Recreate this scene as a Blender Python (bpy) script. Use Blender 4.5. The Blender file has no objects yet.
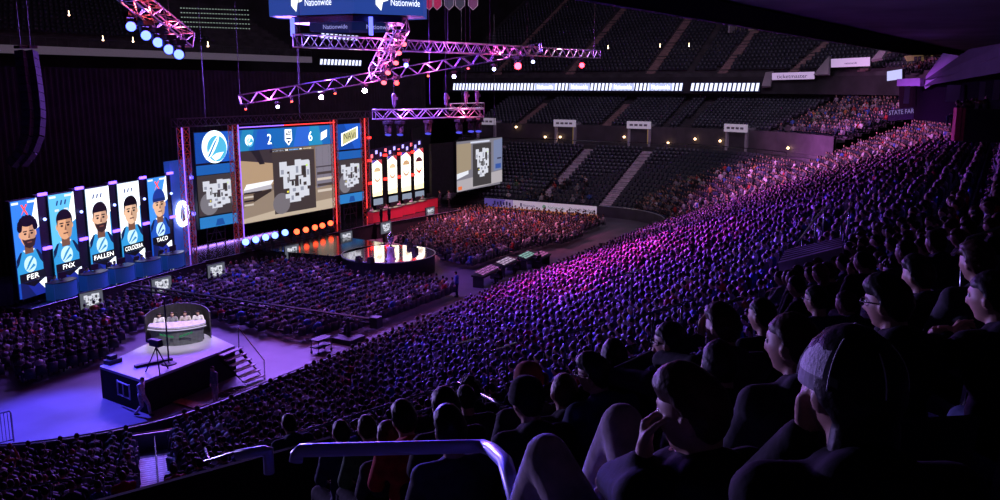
import bpy, math, random
import numpy as np
from mathutils import Vector, Matrix
RND = random.Random(11)
NPR = np.random.RandomState(5)
SC = bpy.context.scene
COL = SC.collection
PI = math.pi
rad = math.radians

# ------------------------------------------------------------------ camera
FPX = 866.0
PITCH, YAW, EYE = rad(10.8), rad(30), Vector((0, 0, 14.0))
FW = Vector((math.cos(YAW)*math.cos(PITCH), math.sin(YAW)*math.cos(PITCH), -math.sin(PITCH)))
RT = Vector((math.sin(YAW), -math.cos(YAW), 0))
UP = RT.cross(FW)
cam_d = bpy.data.cameras.new('camera')
cam = bpy.data.objects.new('camera', cam_d)
COL.objects.link(cam)
cam.location = EYE
cam.rotation_euler = (PI/2 - PITCH, 0, YAW - PI/2)
cam_d.sensor_width = 36
cam_d.lens = 36*FPX/1000
cam_d.clip_end = 600
cam_d.clip_start = 0.05
SC.camera = cam


def ray(x, y): return FW + RT*((x-500)/FPX) + UP*((250-y)/FPX)
def atZ(x, y, z): d = ray(x, y); return EYE + d*((z-EYE.z)/d.z)
def atY(x, y, Y): d = ray(x, y); return EYE + d*(Y/d.y)
def atX(x, y, X): d = ray(x, y); return EYE + d*(X/d.x)
def atD(x, y, dep): return EYE + ray(x, y)*dep
def atV(x, y, P, Q):
    n = Vector((-(Q[1]-P[1]), Q[0]-P[0], 0)); d = ray(x, y)
    return EYE + d*((Vector(P)-EYE).dot(n)/d.dot(n))
def proj(p):
    v = Vector(p)-EYE; z = v.dot(FW)
    if z < .1: return (-9999, -9999, z)
    return (500+FPX*v.dot(RT)/z, 250-FPX*v.dot(UP)/z, z)


# ------------------------------------------------------------------ materials
_M = {}
def mat(name, col, rough=.6, metal=0., emit=None, es=0., noise=.25, scale=8., bump=0., spec=.5):
    if name in _M: return _M[name]
    m = bpy.data.materials.new(name); m.use_nodes = True
    nt = m.node_tree; b = nt.nodes['Principled BSDF']
    b.inputs['Roughness'].default_value = rough
    b.inputs['Metallic'].default_value = metal
    b.inputs['Specular IOR Level'].default_value = spec
    if noise > 0:
        tc = nt.nodes.new('ShaderNodeTexCoord'); n = nt.nodes.new('ShaderNodeTexNoise')
        n.inputs['Scale'].default_value = scale; n.inputs['Detail'].default_value = 4
        nt.links.new(tc.outputs['Object'], n.inputs['Vector'])
        r = nt.nodes.new('ShaderNodeValToRGB')
        r.color_ramp.elements[0].position = .3; r.color_ramp.elements[1].position = .7
        r.color_ramp.elements[0].color = (*[c*(1-noise) for c in col], 1)
        r.color_ramp.elements[1].color = (*[min(1, c*(1+noise)) for c in col], 1)
        nt.links.new(n.outputs['Fac'], r.inputs['Fac'])
        nt.links.new(r.outputs['Color'], b.inputs['Base Color'])
        if bump > 0:
            bp = nt.nodes.new('ShaderNodeBump'); bp.inputs['Strength'].default_value = bump
            bp.inputs['Distance'].default_value = .02
            nt.links.new(n.outputs['Fac'], bp.inputs['Height'])
            nt.links.new(bp.outputs['Normal'], b.inputs['Normal'])
    else:
        b.inputs['Base Color'].default_value = (*col, 1)
    if emit:
        b.inputs['Emission Color'].default_value = (*emit, 1)
        b.inputs['Emission Strength'].default_value = es
    _M[name] = m
    return m


def srgb(h):
    h = h.lstrip('#')
    out = []
    for i in (0, 2, 4):
        c = int(h[i:i+2], 16)/255
        out.append(c/12.92 if c <= .04045 else ((c+.055)/1.055)**2.4)
    return tuple(out)


def E(hexc, s=1.0):
    """light-giving screen colour"""
    k = 'screen_%s_%g' % (hexc.lstrip('#'), s)
    if k in _M: return _M[k]
    c = srgb(hexc)
    return mat(k, (.01, .01, .012), .5, 0, c, s*1.35, noise=0, spec=.2)


def vcol_mat(name, rough=.8, spec=.2, gain=1.0):
    m = bpy.data.materials.new(name); m.use_nodes = True
    nt = m.node_tree; b = nt.nodes['Principled BSDF']
    a = nt.nodes.new('ShaderNodeAttribute'); a.attribute_name = 'tint'
    tc = nt.nodes.new('ShaderNodeTexCoord')
    n = nt.nodes.new('ShaderNodeTexNoise'); n.inputs['Scale'].default_value = 9
    mx = nt.nodes.new('ShaderNodeMix'); mx.data_type = 'RGBA'; mx.blend_type = 'MULTIPLY'
    mx.inputs[0].default_value = .5
    nt.links.new(tc.outputs['Object'], n.inputs['Vector'])
    nt.links.new(a.outputs['Color'], mx.inputs[6]); nt.links.new(n.outputs['Color'], mx.inputs[7])
    nt.links.new(mx.outputs[2], b.inputs['Base Color'])
    b.inputs['Roughness'].default_value = rough; b.inputs['Specular IOR Level'].default_value = spec
    return m


BLACK = mat('black_paint', (.012, .012, .014), .55)
BLACKM = mat('black_cloth', (.008, .008, .01), .95, noise=.5, scale=3)
GLOSS = mat('glossy_black_deck', (.012, .012, .018), .12, noise=.3, scale=.7)
ALU = mat('truss_aluminium', (.55, .55, .6), .35, .8)
STEEL = mat('steel_rail', (.35, .35, .4), .25, 1.0)
CONC = mat('stand_concrete', (.055, .05, .06), .85, noise=.4, scale=.8)
DARKWALL = mat('dark_wall_paint', (.03, .026, .035), .8, noise=.4, scale=.5)
LIGHTWALL = mat('pale_wall_paint', (.42, .38, .45), .7, noise=.15, scale=.6)
SEATM = mat('seat_plastic', (.035, .04, .06), .45, noise=.3, scale=2)


# ------------------------------------------------------------------ mesh builder
class MB:
    def __init__(s): s.v = []; s.f = []; s.m = []
    def add(s, vs, fs, m=0):
        b = len(s.v); s.v.extend([tuple(v) for v in vs])
        for f in fs: s.f.append(tuple(b+i for i in f)); s.m.append(m)
        return s
    def box(s, c, d, m=0, ax=None):
        c = Vector(c); X, Y, Z = ax if ax else (Vector((1, 0, 0)), Vector((0, 1, 0)), Vector((0, 0, 1)))
        X, Y, Z = X*d[0]/2, Y*d[1]/2, Z*d[2]/2
        vs = [c+X*i+Y*j+Z*k for k in (-1, 1) for j in (-1, 1) for i in (-1, 1)]
        return s.add(vs, [(0, 2, 3, 1), (4, 5, 7, 6), (0, 1, 5, 4), (2, 6, 7, 3), (0, 4, 6, 2), (1, 3, 7, 5)], m)
    def yawbox(s, c, d, yaw, m=0):
        return s.box(c, d, m, (Vector((math.cos(yaw), math.sin(yaw), 0)), Vector((-math.sin(yaw), math.cos(yaw), 0)), Vector((0, 0, 1))))
    def tube(s, a, b, r0, r1=None, n=8, m=0, cap=True):
        a, b = Vector(a), Vector(b); r1 = r0 if r1 is None else r1
        d = (b-a); 
        if d.length < 1e-6: return s
        d.normalize(); x = d.orthogonal().normalized(); y = d.cross(x)
        vs = []
        for p, r in ((a, r0), (b, r1)):
            for i in range(n):
                t = 2*PI*i/n; vs.append(p+x*(r*math.cos(t))+y*(r*math.sin(t)))
        fs = [(i, (i+1) % n, n+(i+1) % n, n+i) for i in range(n)]
        if cap: fs += [tuple(range(n-1, -1, -1)), tuple(range(n, 2*n))]
        return s.add(vs, fs, m)
    def path(s, pts, r, n=8, m=0):
        pts = [Vector(p) for p in pts]; vs = []; k = len(pts)
        x = None
        for i, p in enumerate(pts):
            d = (pts[min(i+1, k-1)]-pts[max(i-1, 0)]).normalized()
            x = d.orthogonal().normalized() if x is None else (x-d*x.dot(d)).normalized()
            y = d.cross(x)
            for j in range(n):
                t = 2*PI*j/n; vs.append(p+x*(r*math.cos(t))+y*(r*math.sin(t)))
        fs = [(i*n+j, i*n+(j+1) % n, (i+1)*n+(j+1) % n, (i+1)*n+j) for i in range(k-1) for j in range(n)]
        fs += [tuple(range(n-1, -1, -1)), tuple(range((k-1)*n, k*n))]
        return s.add(vs, fs, m)
    def ball(s, c, r, nu=12, nv=8, m=0, ax=None):
        c = Vector(c); r = (r, r, r) if not hasattr(r, '__len__') else r
        X, Y, Z = ax if ax else (Vector((1, 0, 0)), Vector((0, 1, 0)), Vector((0, 0, 1)))
        vs = [c+Z*r[2]]
        for j in range(1, nv):
            t = PI*j/nv
            for i in range(nu):
                p = 2*PI*i/nu
                vs.append(c+X*(r[0]*math.sin(t)*math.cos(p))+Y*(r[1]*math.sin(t)*math.sin(p))+Z*(r[2]*math.cos(t)))
        vs.append(c-Z*r[2]); L = len(vs)-1
        fs = [(0, 1+i, 1+(i+1) % nu) for i in range(nu)]
        for j in range(nv-2):
            a = 1+j*nu; b = a+nu
            fs += [(a+i, b+i, b+(i+1) % nu, a+(i+1) % nu) for i in range(nu)]
        a = 1+(nv-2)*nu
        fs += [(L, a+(i+1) % nu, a+i) for i in range(nu)]
        return s.add(vs, fs, m)
    def cap(s, a, b, r0, r1=None, n=10, m=0):
        """capsule that tapers"""
        r1 = r0 if r1 is None else r1
        s.tube(a, b, r0, r1, n, m); s.ball(a, r0, n, 6, m); s.ball(b, r1, n, 6, m); return s
    def lathe(s, prof, c=(0, 0, 0), n=24, m=0, ax=None):
        c = Vector(c); X, Y, Z = ax if ax else (Vector((1, 0, 0)), Vector((0, 1, 0)), Vector((0, 0, 1)))
        vs = []
        for r, z in prof:
            for i in range(n):
                t = 2*PI*i/n; vs.append(c+X*(r*math.cos(t))+Y*(r*math.sin(t))+Z*z)
        k = len(prof)
        fs = [(j*n+i, j*n+(i+1) % n, (j+1)*n+(i+1) % n, (j+1)*n+i) for j in range(k-1) for i in range(n)]
        fs += [tuple(range(n-1, -1, -1)), tuple(range((k-1)*n, k*n))]
        return s.add(vs, fs, m)
    def poly(s, pts, m=0): return s.add(pts, [tuple(range(len(pts)))], m)
    def slab(s, pts, off, m=0):
        off = Vector(off); pts = [Vector(p) for p in pts]; n = len(pts)
        vs = pts+[p+off for p in pts]
        return s.add(vs, [tuple(range(n-1, -1, -1)), tuple(range(n, 2*n))]+[(i, (i+1) % n, n+(i+1) % n, n+i) for i in range(n)], m)
    def mesh(s, name, mats, smooth=False):
        me = bpy.data.meshes.new(name); me.from_pydata(s.v, [], s.f)
        for m in mats: me.materials.append(m)
        if len(mats) > 1: me.polygons.foreach_set('material_index', s.m)
        if smooth: me.polygons.foreach_set('use_smooth', [True]*len(s.f))
        me.update(); return me
    def build(s, name, mats, parent=None, smooth=False, loc=None, rz=None):
        mats = mats if isinstance(mats, (list, tuple)) else [mats]
        return link(name, s.mesh(name, mats, smooth), parent, loc, rz)


def link(name, me, parent=None, loc=None, rz=None):
    o = bpy.data.objects.new(name, me); COL.objects.link(o)
    if parent is not None: o.parent = parent
    if loc is not None: o.location = loc
    if rz is not None: o.rotation_euler = (0, 0, rz)
    return o


def empty(name, loc, rz=0):
    o = bpy.data.objects.new(name, None); COL.objects.link(o); o.location = loc; o.rotation_euler = (0, 0, rz)
    o.empty_display_size = .2
    return o


def tag(o, label=None, cat=None, group=None, kind=None):
    if label: o['label'] = label
    if cat: o['category'] = cat
    if group: o['group'] = group
    if kind: o['kind'] = kind
    return o


def struct(name, mb, mats, label=None, smooth=False):
    o = mb.build(name, mats, smooth=smooth); o['kind'] = 'structure'
    if label: o['label'] = label
    return o


def copy_tree(o, parent=None):
    c = o.copy(); COL.objects.link(c)
    if parent is not None: c.parent = parent
    for ch in list(o.children): copy_tree(ch, c)
    return c


# ------------------------------------------------------------------ flat drawing on a screen
_TXT = {}
def text_geo(t):
    if t in _TXT: return _TXT[t]
    cu = bpy.data.curves.new('t', 'FONT'); cu.body = t; cu.resolution_u = 3
    ob = bpy.data.objects.new('t', cu); COL.objects.link(ob)
    dg = bpy.context.evaluated_depsgraph_get(); dg.update()
    me = bpy.data.meshes.new_from_object(ob.evaluated_get(dg))
    vs = [(v.co.x, v.co.y) for v in me.vertices]; fs = [tuple(p.vertices) for p in me.polygons]
    bpy.data.objects.remove(ob); bpy.data.curves.remove(cu); bpy.data.meshes.remove(me)
    x0, x1 = min(v[0] for v in vs), max(v[0] for v in vs); y0, y1 = min(v[1] for v in vs), max(v[1] for v in vs)
    vs = [((v[0]-x0)/(x1-x0), (v[1]-y0)/(y1-y0)) for v in vs]
    _TXT[t] = (vs, fs, (x1-x0)/(y1-y0)); return _TXT[t]


class Scr:
    """flat picture surface: BL corner, unit u (right as seen), unit v (up), toward viewers n; sizes in metres"""
    def __init__(s, bl, u, v, w, h, step=.012):
        s.o, s.u, s.v, s.w, s.h = Vector(bl), Vector(u).normalized(), Vector(v).normalized(), w, h
        s.n = s.u.cross(s.v).normalized(); s.k = 0; s.step = step
        s.mb = MB(); s.mats = []
    def mi(s, m):
        if m not in s.mats: s.mats.append(m)
        return s.mats.index(m)
    def P(s, x, y, k=None): return s.o+s.u*(x*s.w)+s.v*(y*s.h)+s.n*(s.step*(s.k if k is None else k))
    def poly(s, pts, m, up=True):
        if up: s.k += 1
        s.mb.poly([s.P(*p) for p in pts], s.mi(m)); return s
    def rect(s, x0, y0, x1, y1, m, up=True): return s.poly([(x0, y0), (x1, y0), (x1, y1), (x0, y1)], m, up)
    def ell(s, cx, cy, rx, ry, m, n=20, a0=0, a1=2*PI, up=True, rot=0):
        pts = []
        for i in range(n):
            t = a0+(a1-a0)*i/(n if a1-a0 > 6.2 else n-1)
            x, y = rx*s.w*math.cos(t), ry*s.h*math.sin(t)
            x, y = x*math.cos(rot)-y*math.sin(rot), x*math.sin(rot)+y*math.cos(rot)
            pts.append((cx+x/s.w, cy+y/s.h))
        return s.poly(pts, m, up)
    def text(s, t, x0, y0, x1, y1, m, up=True):
        vs, fs, _ = text_geo(t)
        if up: s.k += 1
        s.mb.add([s.P(x0+(x1-x0)*a, y0+(y1-y0)*b) for a, b in vs], fs, s.mi(m)); return s
    def build(s, name, parent=None): return s.mb.build(name, s.mats, parent)


def map_draw(S, x0, y0, x1, y1, g=1.0):
    """overhead plan of a game level: pale rooms and corridors on dark"""
    lw, mid, dk = E('#c9cbd6', .9*g), E('#9497a8', .8*g), E('#3a3636', .6*g)
    def R(a, b, c, d, m): S.rect(x0+(x1-x0)*a, y0+(y1-y0)*b, x0+(x1-x0)*c, y0+(y1-y0)*d, m, False)
    S.k += 1
    for b in [(.12, .62, .30, .88), (.20, .40, .34, .66), (.30, .70, .55, .80), (.36, .55, .50, .74), (.50, .62, .66, .90), (.62, .78, .86, .88), (.78, .40, .88, .86),
              (.40, .30, .80, .42), (.34, .14, .48, .52), (.46, .14, .62, .24), (.58, .20, .70, .60), (.66, .48, .82, .56), (.24, .22, .38, .30), (.70, .22, .84, .34)]: R(*b, lw)
    S.k += 1
    for b in [(.15, .66, .22, .74), (.52, .66, .58, .78), (.42, .33, .50, .39), (.62, .33, .70, .40), (.38, .18, .44, .26), (.80, .60, .86, .70)]: R(*b, mid)
    S.k += 1
    for b in [(.40, .44, .46, .52), (.60, .44, .64, .54), (.70, .62, .76, .76), (.30, .50, .33, .60), (.52, .27, .57, .29)]: R(*b, dk)
    S.k += 1
    S.ell(x0+(x1-x0)*.80, y0+(y1-y0)*.78, .012, .012, E('#b7e04a', 1), 8, up=False)
    S.ell(x0+(x1-x0)*.30, y0+(y1-y0)*.34, .012, .012, E('#e0d24a', 1), 8, up=False)


def swirl_logo(S, cx, cy, r, asp):
    """round white badge with a curved blade across it"""
    wh, bl = E('#dff2fb', 1.6), E('#2a86c8', .8)
    S.ell(cx, cy, r, r*asp, wh, 28)
    S.ell(cx+.05*r/.3, cy-.02, r*.78, r*asp*.80, E('#4fb4dc', .9), 28)
    S.poly([(cx-.75*r, cy-.75*r*asp), (cx-.55*r, cy-.35*r*asp), (cx-.05*r, cy+.35*r*asp), (cx+.45*r, cy+.85*r*asp), (cx+.30*r, cy+.30*r*asp), (cx+.02*r, cy-.15*r*asp), (cx-.30*r, cy-.55*r*asp)], wh)
    S.poly([(cx-.30*r, cy-.60*r*asp), (cx+.1*r, cy-.40*r*asp), (cx+.70*r, cy-.35*r*asp), (cx+.35*r, cy-.72*r*asp), (cx, cy-.85*r*asp)], wh)
    S.poly([(cx-.62*r, cy-.62*r*asp), (cx-.42*r, cy-.55*r*asp), (cx+.38*r, cy+.7*r*asp), (cx-.02*r, cy+.28*r*asp)], bl)
# ================================================================== the bowl
C1, R1 = Vector((24, 37, 0)), 10.0         # left corner of the floor
C2, R2 = Vector((76.5, 36, 0)), 9.0        # far corner
YB = 27.0                                  # boards along the near side
XB = 85.5                                  # boards along the far side
C0, R0 = Vector((28, 38, 0)), 9.5          # centre that our own close rows curve about


def zleft(d): return .2*d+.0065*d*d if d < 19 else 6.15+.28*(d-19)
def zright(d): return .3+.368*d
def smooth(t): t = max(0., min(1., t)); return t*t*(3-2*t)
def zstand(d, x, side=False):
    t = smooth((x-20)/30); z = zleft(d)*(1-t)+zright(d)*t
    if side: u = smooth((d-21.5)/3.5); z = z*(1-u)+zright(d)*u
    return z
def zour(d): return 10.95 + .395*(d-33.2)


def path_pts(d, a0=-215, step=4, yend=66):
    """points (pos, inward normal) along the offset d of the floor's edge, left to far right"""
    out = []
    n = int((-90-a0)/step)
    for i in range(n+1):
        a = rad(a0+(-90-a0)*i/n); r = Vector((math.cos(a), math.sin(a), 0)); out.append((C1+r*(R1+d), -r))
    for x in range(30, 76, 6): out.append((Vector((x, YB-d, 0)), Vector((0, 1, 0))))
    n = int(90/step)
    for i in range(n+1):
        a = rad(-90+90*i/n); r = Vector((math.cos(a), math.sin(a), 0)); out.append((C2+r*(R2+d), -r))
    y = 41
    while y < yend: out.append((Vector((XB+d, y, 0)), Vector((-1, 0, 0)))); y += 6
    out.append((Vector((XB+d, yend, 0)), Vector((-1, 0, 0))))
    return out


def strip(mb, rows, m=0):
    """rows: lists of equally many points"""
    n = len(rows[0]); vs = [p for r in rows for p in r]
    fs = [(j*n+i, j*n+i+1, (j+1)*n+i+1, (j+1)*n+i) for j in range(len(rows)-1) for i in range(n-1)]
    mb.add(vs, fs, m)


def at_d(d, z, **k): return [Vector((p.x, p.y, z)) for p, _ in path_pts(d, **k)]


def terrace(name, d0, d1, zf, tread=.85, mats=CONC, under=1.0, **k):
    mb = MB(); rows = []; d = d0; zprev = None
    rows.append(at_d(d0, zf(d0)-under, **k))
    while d < d1-1e-6:
        z = zf(d+tread*.5); rows.append(at_d(d, z, **k)); rows.append(at_d(d+tread, z, **k)); d += tread
    rows.append(at_d(d, zf(d)-under-1, **k))
    strip(mb, rows)
    return struct(name, mb, mats)


# floor of the hall
floor_m = mat('hall_floor', (.085, .075, .10), .45, noise=.35, scale=.35, bump=.05)
fl = MB(); fl.poly([(-30, -40, 0), (150, -40, 0), (150, 120, 0), (-30, 120, 0)])
struct('floor', fl, floor_m)
mb = MB(); d = .2; prof = []
def at_var(d, dz): return [Vector((p.x, p.y, zstand(dz, p.x)+0)) for p, _ in path_pts(d, a0=-205)]
prof.append([Vector((p.x, p.y, -.2)) for p in at_var(.2, 0)])
while d < 26.9:
    prof.append(at_var(d, d+.42)); prof.append(at_var(d+.85, d+.42)); d += .85
prof.append([Vector((p.x, p.y, p.z-4)) for p in prof[-1]])
strip(mb, prof); struct('floor_lower_stand', mb, CONC)
# side block that climbs higher towards the right
mb = MB(); d = 21.6
def side_pts(d, z):
    P = [p for p, _ in path_pts(d, a0=-140, step=1)]; P = [p for p in P if p.x > 8 and proj((p.x, p.y, z))[0] > 772 and p.x < 90 and p.y < 30 and (d < 28.5 or p.x > 34)]
    if len(P) < 2: return None
    return [P[int(i*(len(P)-1)/39)] for i in range(40)]
while d < 31:
    z0 = [0]
    A, B = side_pts(d, 9), side_pts(d+.85, 9)
    if A and B:
        zz = lambda p: zstand(d+.42, p.x, True)
        strip(mb, [[Vector((p.x, p.y, zz(p)-1.2)) for p in A], [Vector((p.x, p.y, zz(p))) for p in A], [Vector((p.x, p.y, zz(q))) for p, q in zip(B, B)], [Vector((p.x, p.y, zz(p)-1.0)) for p in B]])
    d += .85
struct('floor_side_block', mb, CONC)
# middle walkway, then the far seats behind it
# far lower seats (B side): 14 m deep, then a walkway, then the upper rows
def zfarlow(d): return .3 + .40*d
def zfarup(d): return 8.3 + .345*(d-18)

# our own block on top: smooth ramp under the close rows
ob = MB(); rr = []
def at_own(d, z): return [Vector((C0.x+math.cos(rad(q))*(R0+d), C0.y+math.sin(rad(q))*(R0+d), z)) for q in range(-215, -111, 3)]
rr.append(at_own(31.3, 5.5))
dd = 31.3
while dd < 40: rr.append(at_own(dd, zour(dd))); dd += .45
strip(ob, rr, 0); struct('floor_close_block', ob, CONC)

# boards around the floor
bd = MB(); strip(bd, [at_d(-.08, 0, yend=40), at_d(-.08, 1.15, yend=40), at_d(.1, 1.15, yend=40), at_d(.1, 0, yend=40)])
struct('wall_boards', bd, mat('board_wall', (.05, .045, .07), .4, noise=.3, scale=1))
# top lip rail of the boards
lp = MB(); pts = at_d(0, 1.2, yend=37, step=3)
lp.path(pts, .035, 6)
struct('trim_1', lp, mat('board_cap', (.5, .5, .6), .3, .6))

# shell: back walls, ceiling
wl = MB(); strip(wl, [[Vector((x, 96, z)) for x in (-30, 60, 150)] for z in (0, 18, 40)]); struct('wall_back', wl, DARKWALL)
wl = MB(); strip(wl, [[Vector((146, y, z)) for y in (-40, 30, 96)] for z in (0, 18, 40)]); struct('wall_right', wl, DARKWALL)
wl = MB(); wl.poly([(-30, -40, 40), (150, -40, 40), (150, 96, 40), (-30, 96, 40)]); struct('ceiling', wl, mat('ceiling_black', (.01, .009, .012), .9))

# ================================================================== far side seating
def far_path(d, a0, y1=64, step=3.0):
    out = []
    n = max(2, int((0-a0)/step))
    for i in range(n+1):
        a = rad(a0+(0-a0)*i/n); r = Vector((math.cos(a), math.sin(a), 0)); out.append((C2+r*(R2+d), -r))
    for i in range(1, 8): out.append((Vector((XB+d, 37+(y1-37)*i/7, 0)), Vector((-1, 0, 0))))
    return out


def far_terrace(name, d0, d1, zf, a0, tread=.85, under=1.2, y1=64, m=CONC):
    mb = MB(); rows = []; d = d0
    L = lambda d, z: [Vector((p.x, p.y, z)) for p, _ in far_path(d, a0, y1)]
    rows.append(L(d0, zf(d0)-under))
    while d < d1-1e-6:
        z = zf(d+tread*.5); rows.append(L(d, z)); rows.append(L(d+tread, z)); d += tread
    rows.append(L(d, zf(d)-under)); strip(mb, rows); return struct(name, mb, m)


SEATROWS = []     # (pos, facing normal, level) for empty seats
def seat_rows(d0, d1, zf, a0, pitch=.56, tread=.85, y1=64, aisles=(), keep=None, level=''):
    d = d0
    while d < d1-1e-6:
        z = zf(d+tread*.5); dm = d+tread*.55
        La = (R2+dm)*rad(-a0); n = int(La/pitch)
        for i in range(n):
            a = rad(a0)+(rad(-a0))*(i+.5)/n
            r = Vector((math.cos(a), math.sin(a), 0)); p = C2+r*(R2+dm)
            if keep and not keep(math.degrees(a), dm): continue
            if any(abs(math.degrees(a)-b)*rad(1)*(R2+dm) < .75 for b in aisles if b < 0): continue
            SEATROWS.append((Vector((p.x, p.y, z)), -r, level))
        n = int((y1-37)/pitch)
        for i in range(n):
            y = 37+(i+.5)*pitch
            if any(abs(y-b) < .75 for b in aisles if b > 0): continue
            SEATROWS.append((Vector((XB+dm, y, z)), Vector((-1, 0, 0)), level))
        d += tread


FAR_AISLE = [44.6, 57.0, 37.0]
full_low = lambda a, d: a < -18-1.35*d        # where the crowd fills the far corner
far_terrace('floor_far_lower_stand', .6, 14.2, zfarlow, -40)
seat_rows(.6, 14.2, zfarlow, -40, aisles=FAR_AISLE, keep=lambda a, d: not full_low(a, d), level='low')
# walkway slab and low wall behind it
wk = MB()
L = lambda d, z, a0=-54: [Vector((p.x, p.y, z)) for p, _ in far_path(d, a0)]
strip(wk, [L(14.2, 4.6), L(14.2, 6.1), L(17.4, 6.1), L(17.4, 8.9), L(17.7, 8.9), L(17.7, 6.6)])
struct('floor_far_walkway', wk, mat('walkway_concrete', (.06, .05, .065), .7, noise=.3, scale=.7))
far_terrace('floor_far_upper_stand', 17.7, 28.5, zfarup, -54)
upc = lambda a, d: a > -31 or d < 17
seat_rows(18.2, 28.4, zfarup, -75, aisles=[44.6, 57, -4, -30], keep=lambda a, d: a > -31, level='mid')
# ribbon fascia and upper deck
def zdeck(d): return 15.0 + .52*(d-27)
fa = MB()
LA = lambda d, z: [Vector((p.x, p.y, z)) for p, _ in far_path(d, -58, 75)]
strip(fa, [LA(29.5, 12.75), LA(27, 12.9), LA(27, 15.0), LA(27.4, 15.0)])
struct('wall_deck_fascia', fa, DARKWALL)
far_terrace('floor_upper_deck', 27.4, 53.5, zdeck, -58, tread=.95, y1=75)
seat_rows(27.6, 53, zdeck, -58, pitch=.58, tread=.95, y1=74, aisles=[42, 54, 66, -6, -21, -36, -48], level='deck')
bw = MB(); strip(bw, [L(28.9, 9, -54), L(28.9, 13, -54)]); struct('wall_far_concourse', bw, mat('concourse_wall', (.03, .025, .032), .8))

# seats --------------------------------------------------------------
def seat_geo():
    mb = MB()
    mb.box((0, .06, .43), (.44, .40, .06)); mb.box((0, -.17, .66), (.44, .06, .44))
    mb.box((-.25, .0, .30), (.035, .34, .60)); mb.box((.25, .0, .30), (.035, .34, .60))
    return mb


def yaw_of(n): return math.atan2(n.y, n.x)-PI/2     # local +Y looks along n
vis = []
for p, n, lv in SEATROWS:
    x, y, z = proj(p+Vector((0, 0, .5)))
    if -15 < x < 1015 and -15 < y < 515: vis.append((z, p, n, lv, x, y))
vis.sort(key=lambda t: t[0])
SEAT_IND = [t for t in vis if t[3] == 'low' and t[4] > 505][:295]
ids = set(id(t) for t in SEAT_IND)
SEAT_REST = [t for t in vis if id(t) not in ids]
seat_me = None
for z, p, n, lv, x, y in SEAT_IND:
    if seat_me is None:
        o = empty('arena_seat', p, yaw_of(n))
        mb = MB(); mb.box((0, .06, .43), (.44, .40, .06)); mb.build('seat', SEATM, o)
        mb = MB(); mb.slab([(-.22, -.15, .44), (.22, -.15, .44), (.22, -.21, .86), (.17, -.22, .90), (-.17, -.22, .90), (-.22, -.21, .86)], (0, -.05, 0)); mb.build('backrest', SEATM, o)
        for sx in (-.25, .25):
            mb = MB(); mb.slab([(sx-.017, -.18, .0), (sx-.017, .0, 0), (sx-.017, .18, .60), (sx-.017, -.2, .60)], (.035, 0, 0)); mb.build('armrest', SEATM, o)
        tag(o, 'empty dark flip seat in the lowest rows of the far stand behind the advertising boards', 'seat', 'empty seats low in the far stand')
        seat_me = o
    else:
        c = copy_tree(seat_me); c.location = p; c.rotation_euler = (0, 0, yaw_of(n))


def scatter_mesh(name, V, F, T, items, mats, tintfn=None):
    """one mesh of many copies: V (k,3), F (m,3) triangles, T (k,) tint class; items: (pos, yaw, scale, palette) """
    k, m = len(V), len(F); N = len(items)
    P = np.array([i[0] for i in items], dtype=np.float32); A = np.array([i[1] for i in items], dtype=np.float32); S = np.array([i[2] for i in items], dtype=np.float32)
    ca, sa = np.cos(A)[:, None], np.sin(A)[:, None]
    x = (V[None, :, 0]*ca - V[None, :, 1]*sa)*S[:, None]+P[:, 0:1]
    y = (V[None, :, 0]*sa + V[None, :, 1]*ca)*S[:, None]+P[:, 1:2]
    z = V[None, :, 2]*S[:, None]+P[:, 2:3]
    co = np.stack([x, y, z], axis=2).reshape(-1).astype(np.float32)
    fi = (F[None, :, :]+(np.arange(N)*k)[:, None, None]).reshape(-1).astype(np.int32)
    return co, fi, N*k, N*m


def raw_mesh(name, chunks, mat_, smooth=False):
    co = np.concatenate([c[0] for c in chunks]); 
    off = 0; fis = []
    for c in chunks: fis.append(c[1]+off); off += c[2]
    fi = np.concatenate(fis); nf = len(fi)//3
    me = bpy.data.meshes.new(name)
    me.vertices.add(off); me.vertices.foreach_set('co', co)
    me.loops.add(len(fi)); me.loops.foreach_set('vertex_index', fi)
    me.polygons.add(nf); me.polygons.foreach_set('loop_start', np.arange(0, nf*3, 3, dtype=np.int32)); me.polygons.foreach_set('loop_total', np.full(nf, 3, dtype=np.int32))
    if smooth: me.polygons.foreach_set('use_smooth', np.ones(nf, dtype=bool))
    if len(chunks[0]) > 4:
        tint = np.concatenate([c[4] for c in chunks]).astype(np.float32)
        at = me.attributes.new('tint', 'FLOAT_COLOR', 'POINT'); at.data.foreach_set('color', tint.reshape(-1))
    me.materials.append(mat_); me.update(calc_edges=True)
    o = bpy.data.objects.new(name, me); COL.objects.link(o); return o


def tri(mb):
    V = np.array(mb.v, dtype=np.float32); F = []; T = np.zeros(len(mb.v), dtype=int)
    for f, m in zip(mb.f, mb.m):
        for i in range(1, len(f)-1): F.append((f[0], f[i], f[i+1]))
        for i in f: T[i] = m
    return V, np.array(F, dtype=np.int32), T


lo = MB(); lo.box((0, .04, .42), (.46, .40, .06)); lo.box((0, -.17, .66), (.46, .06, .46))
V, F, T = tri(lo)
so = raw_mesh('empty_seating', [scatter_mesh('s', V, F, T, [(t[1], yaw_of(t[2]), 1.0) for t in SEAT_REST], None)], mat('far_seat_plastic', (.05, .052, .075), .4, noise=.3, scale=.3))
tag(so, 'long curved rows of empty dark seats filling the far stand and upper deck', 'seating', kind='stuff')


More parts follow.
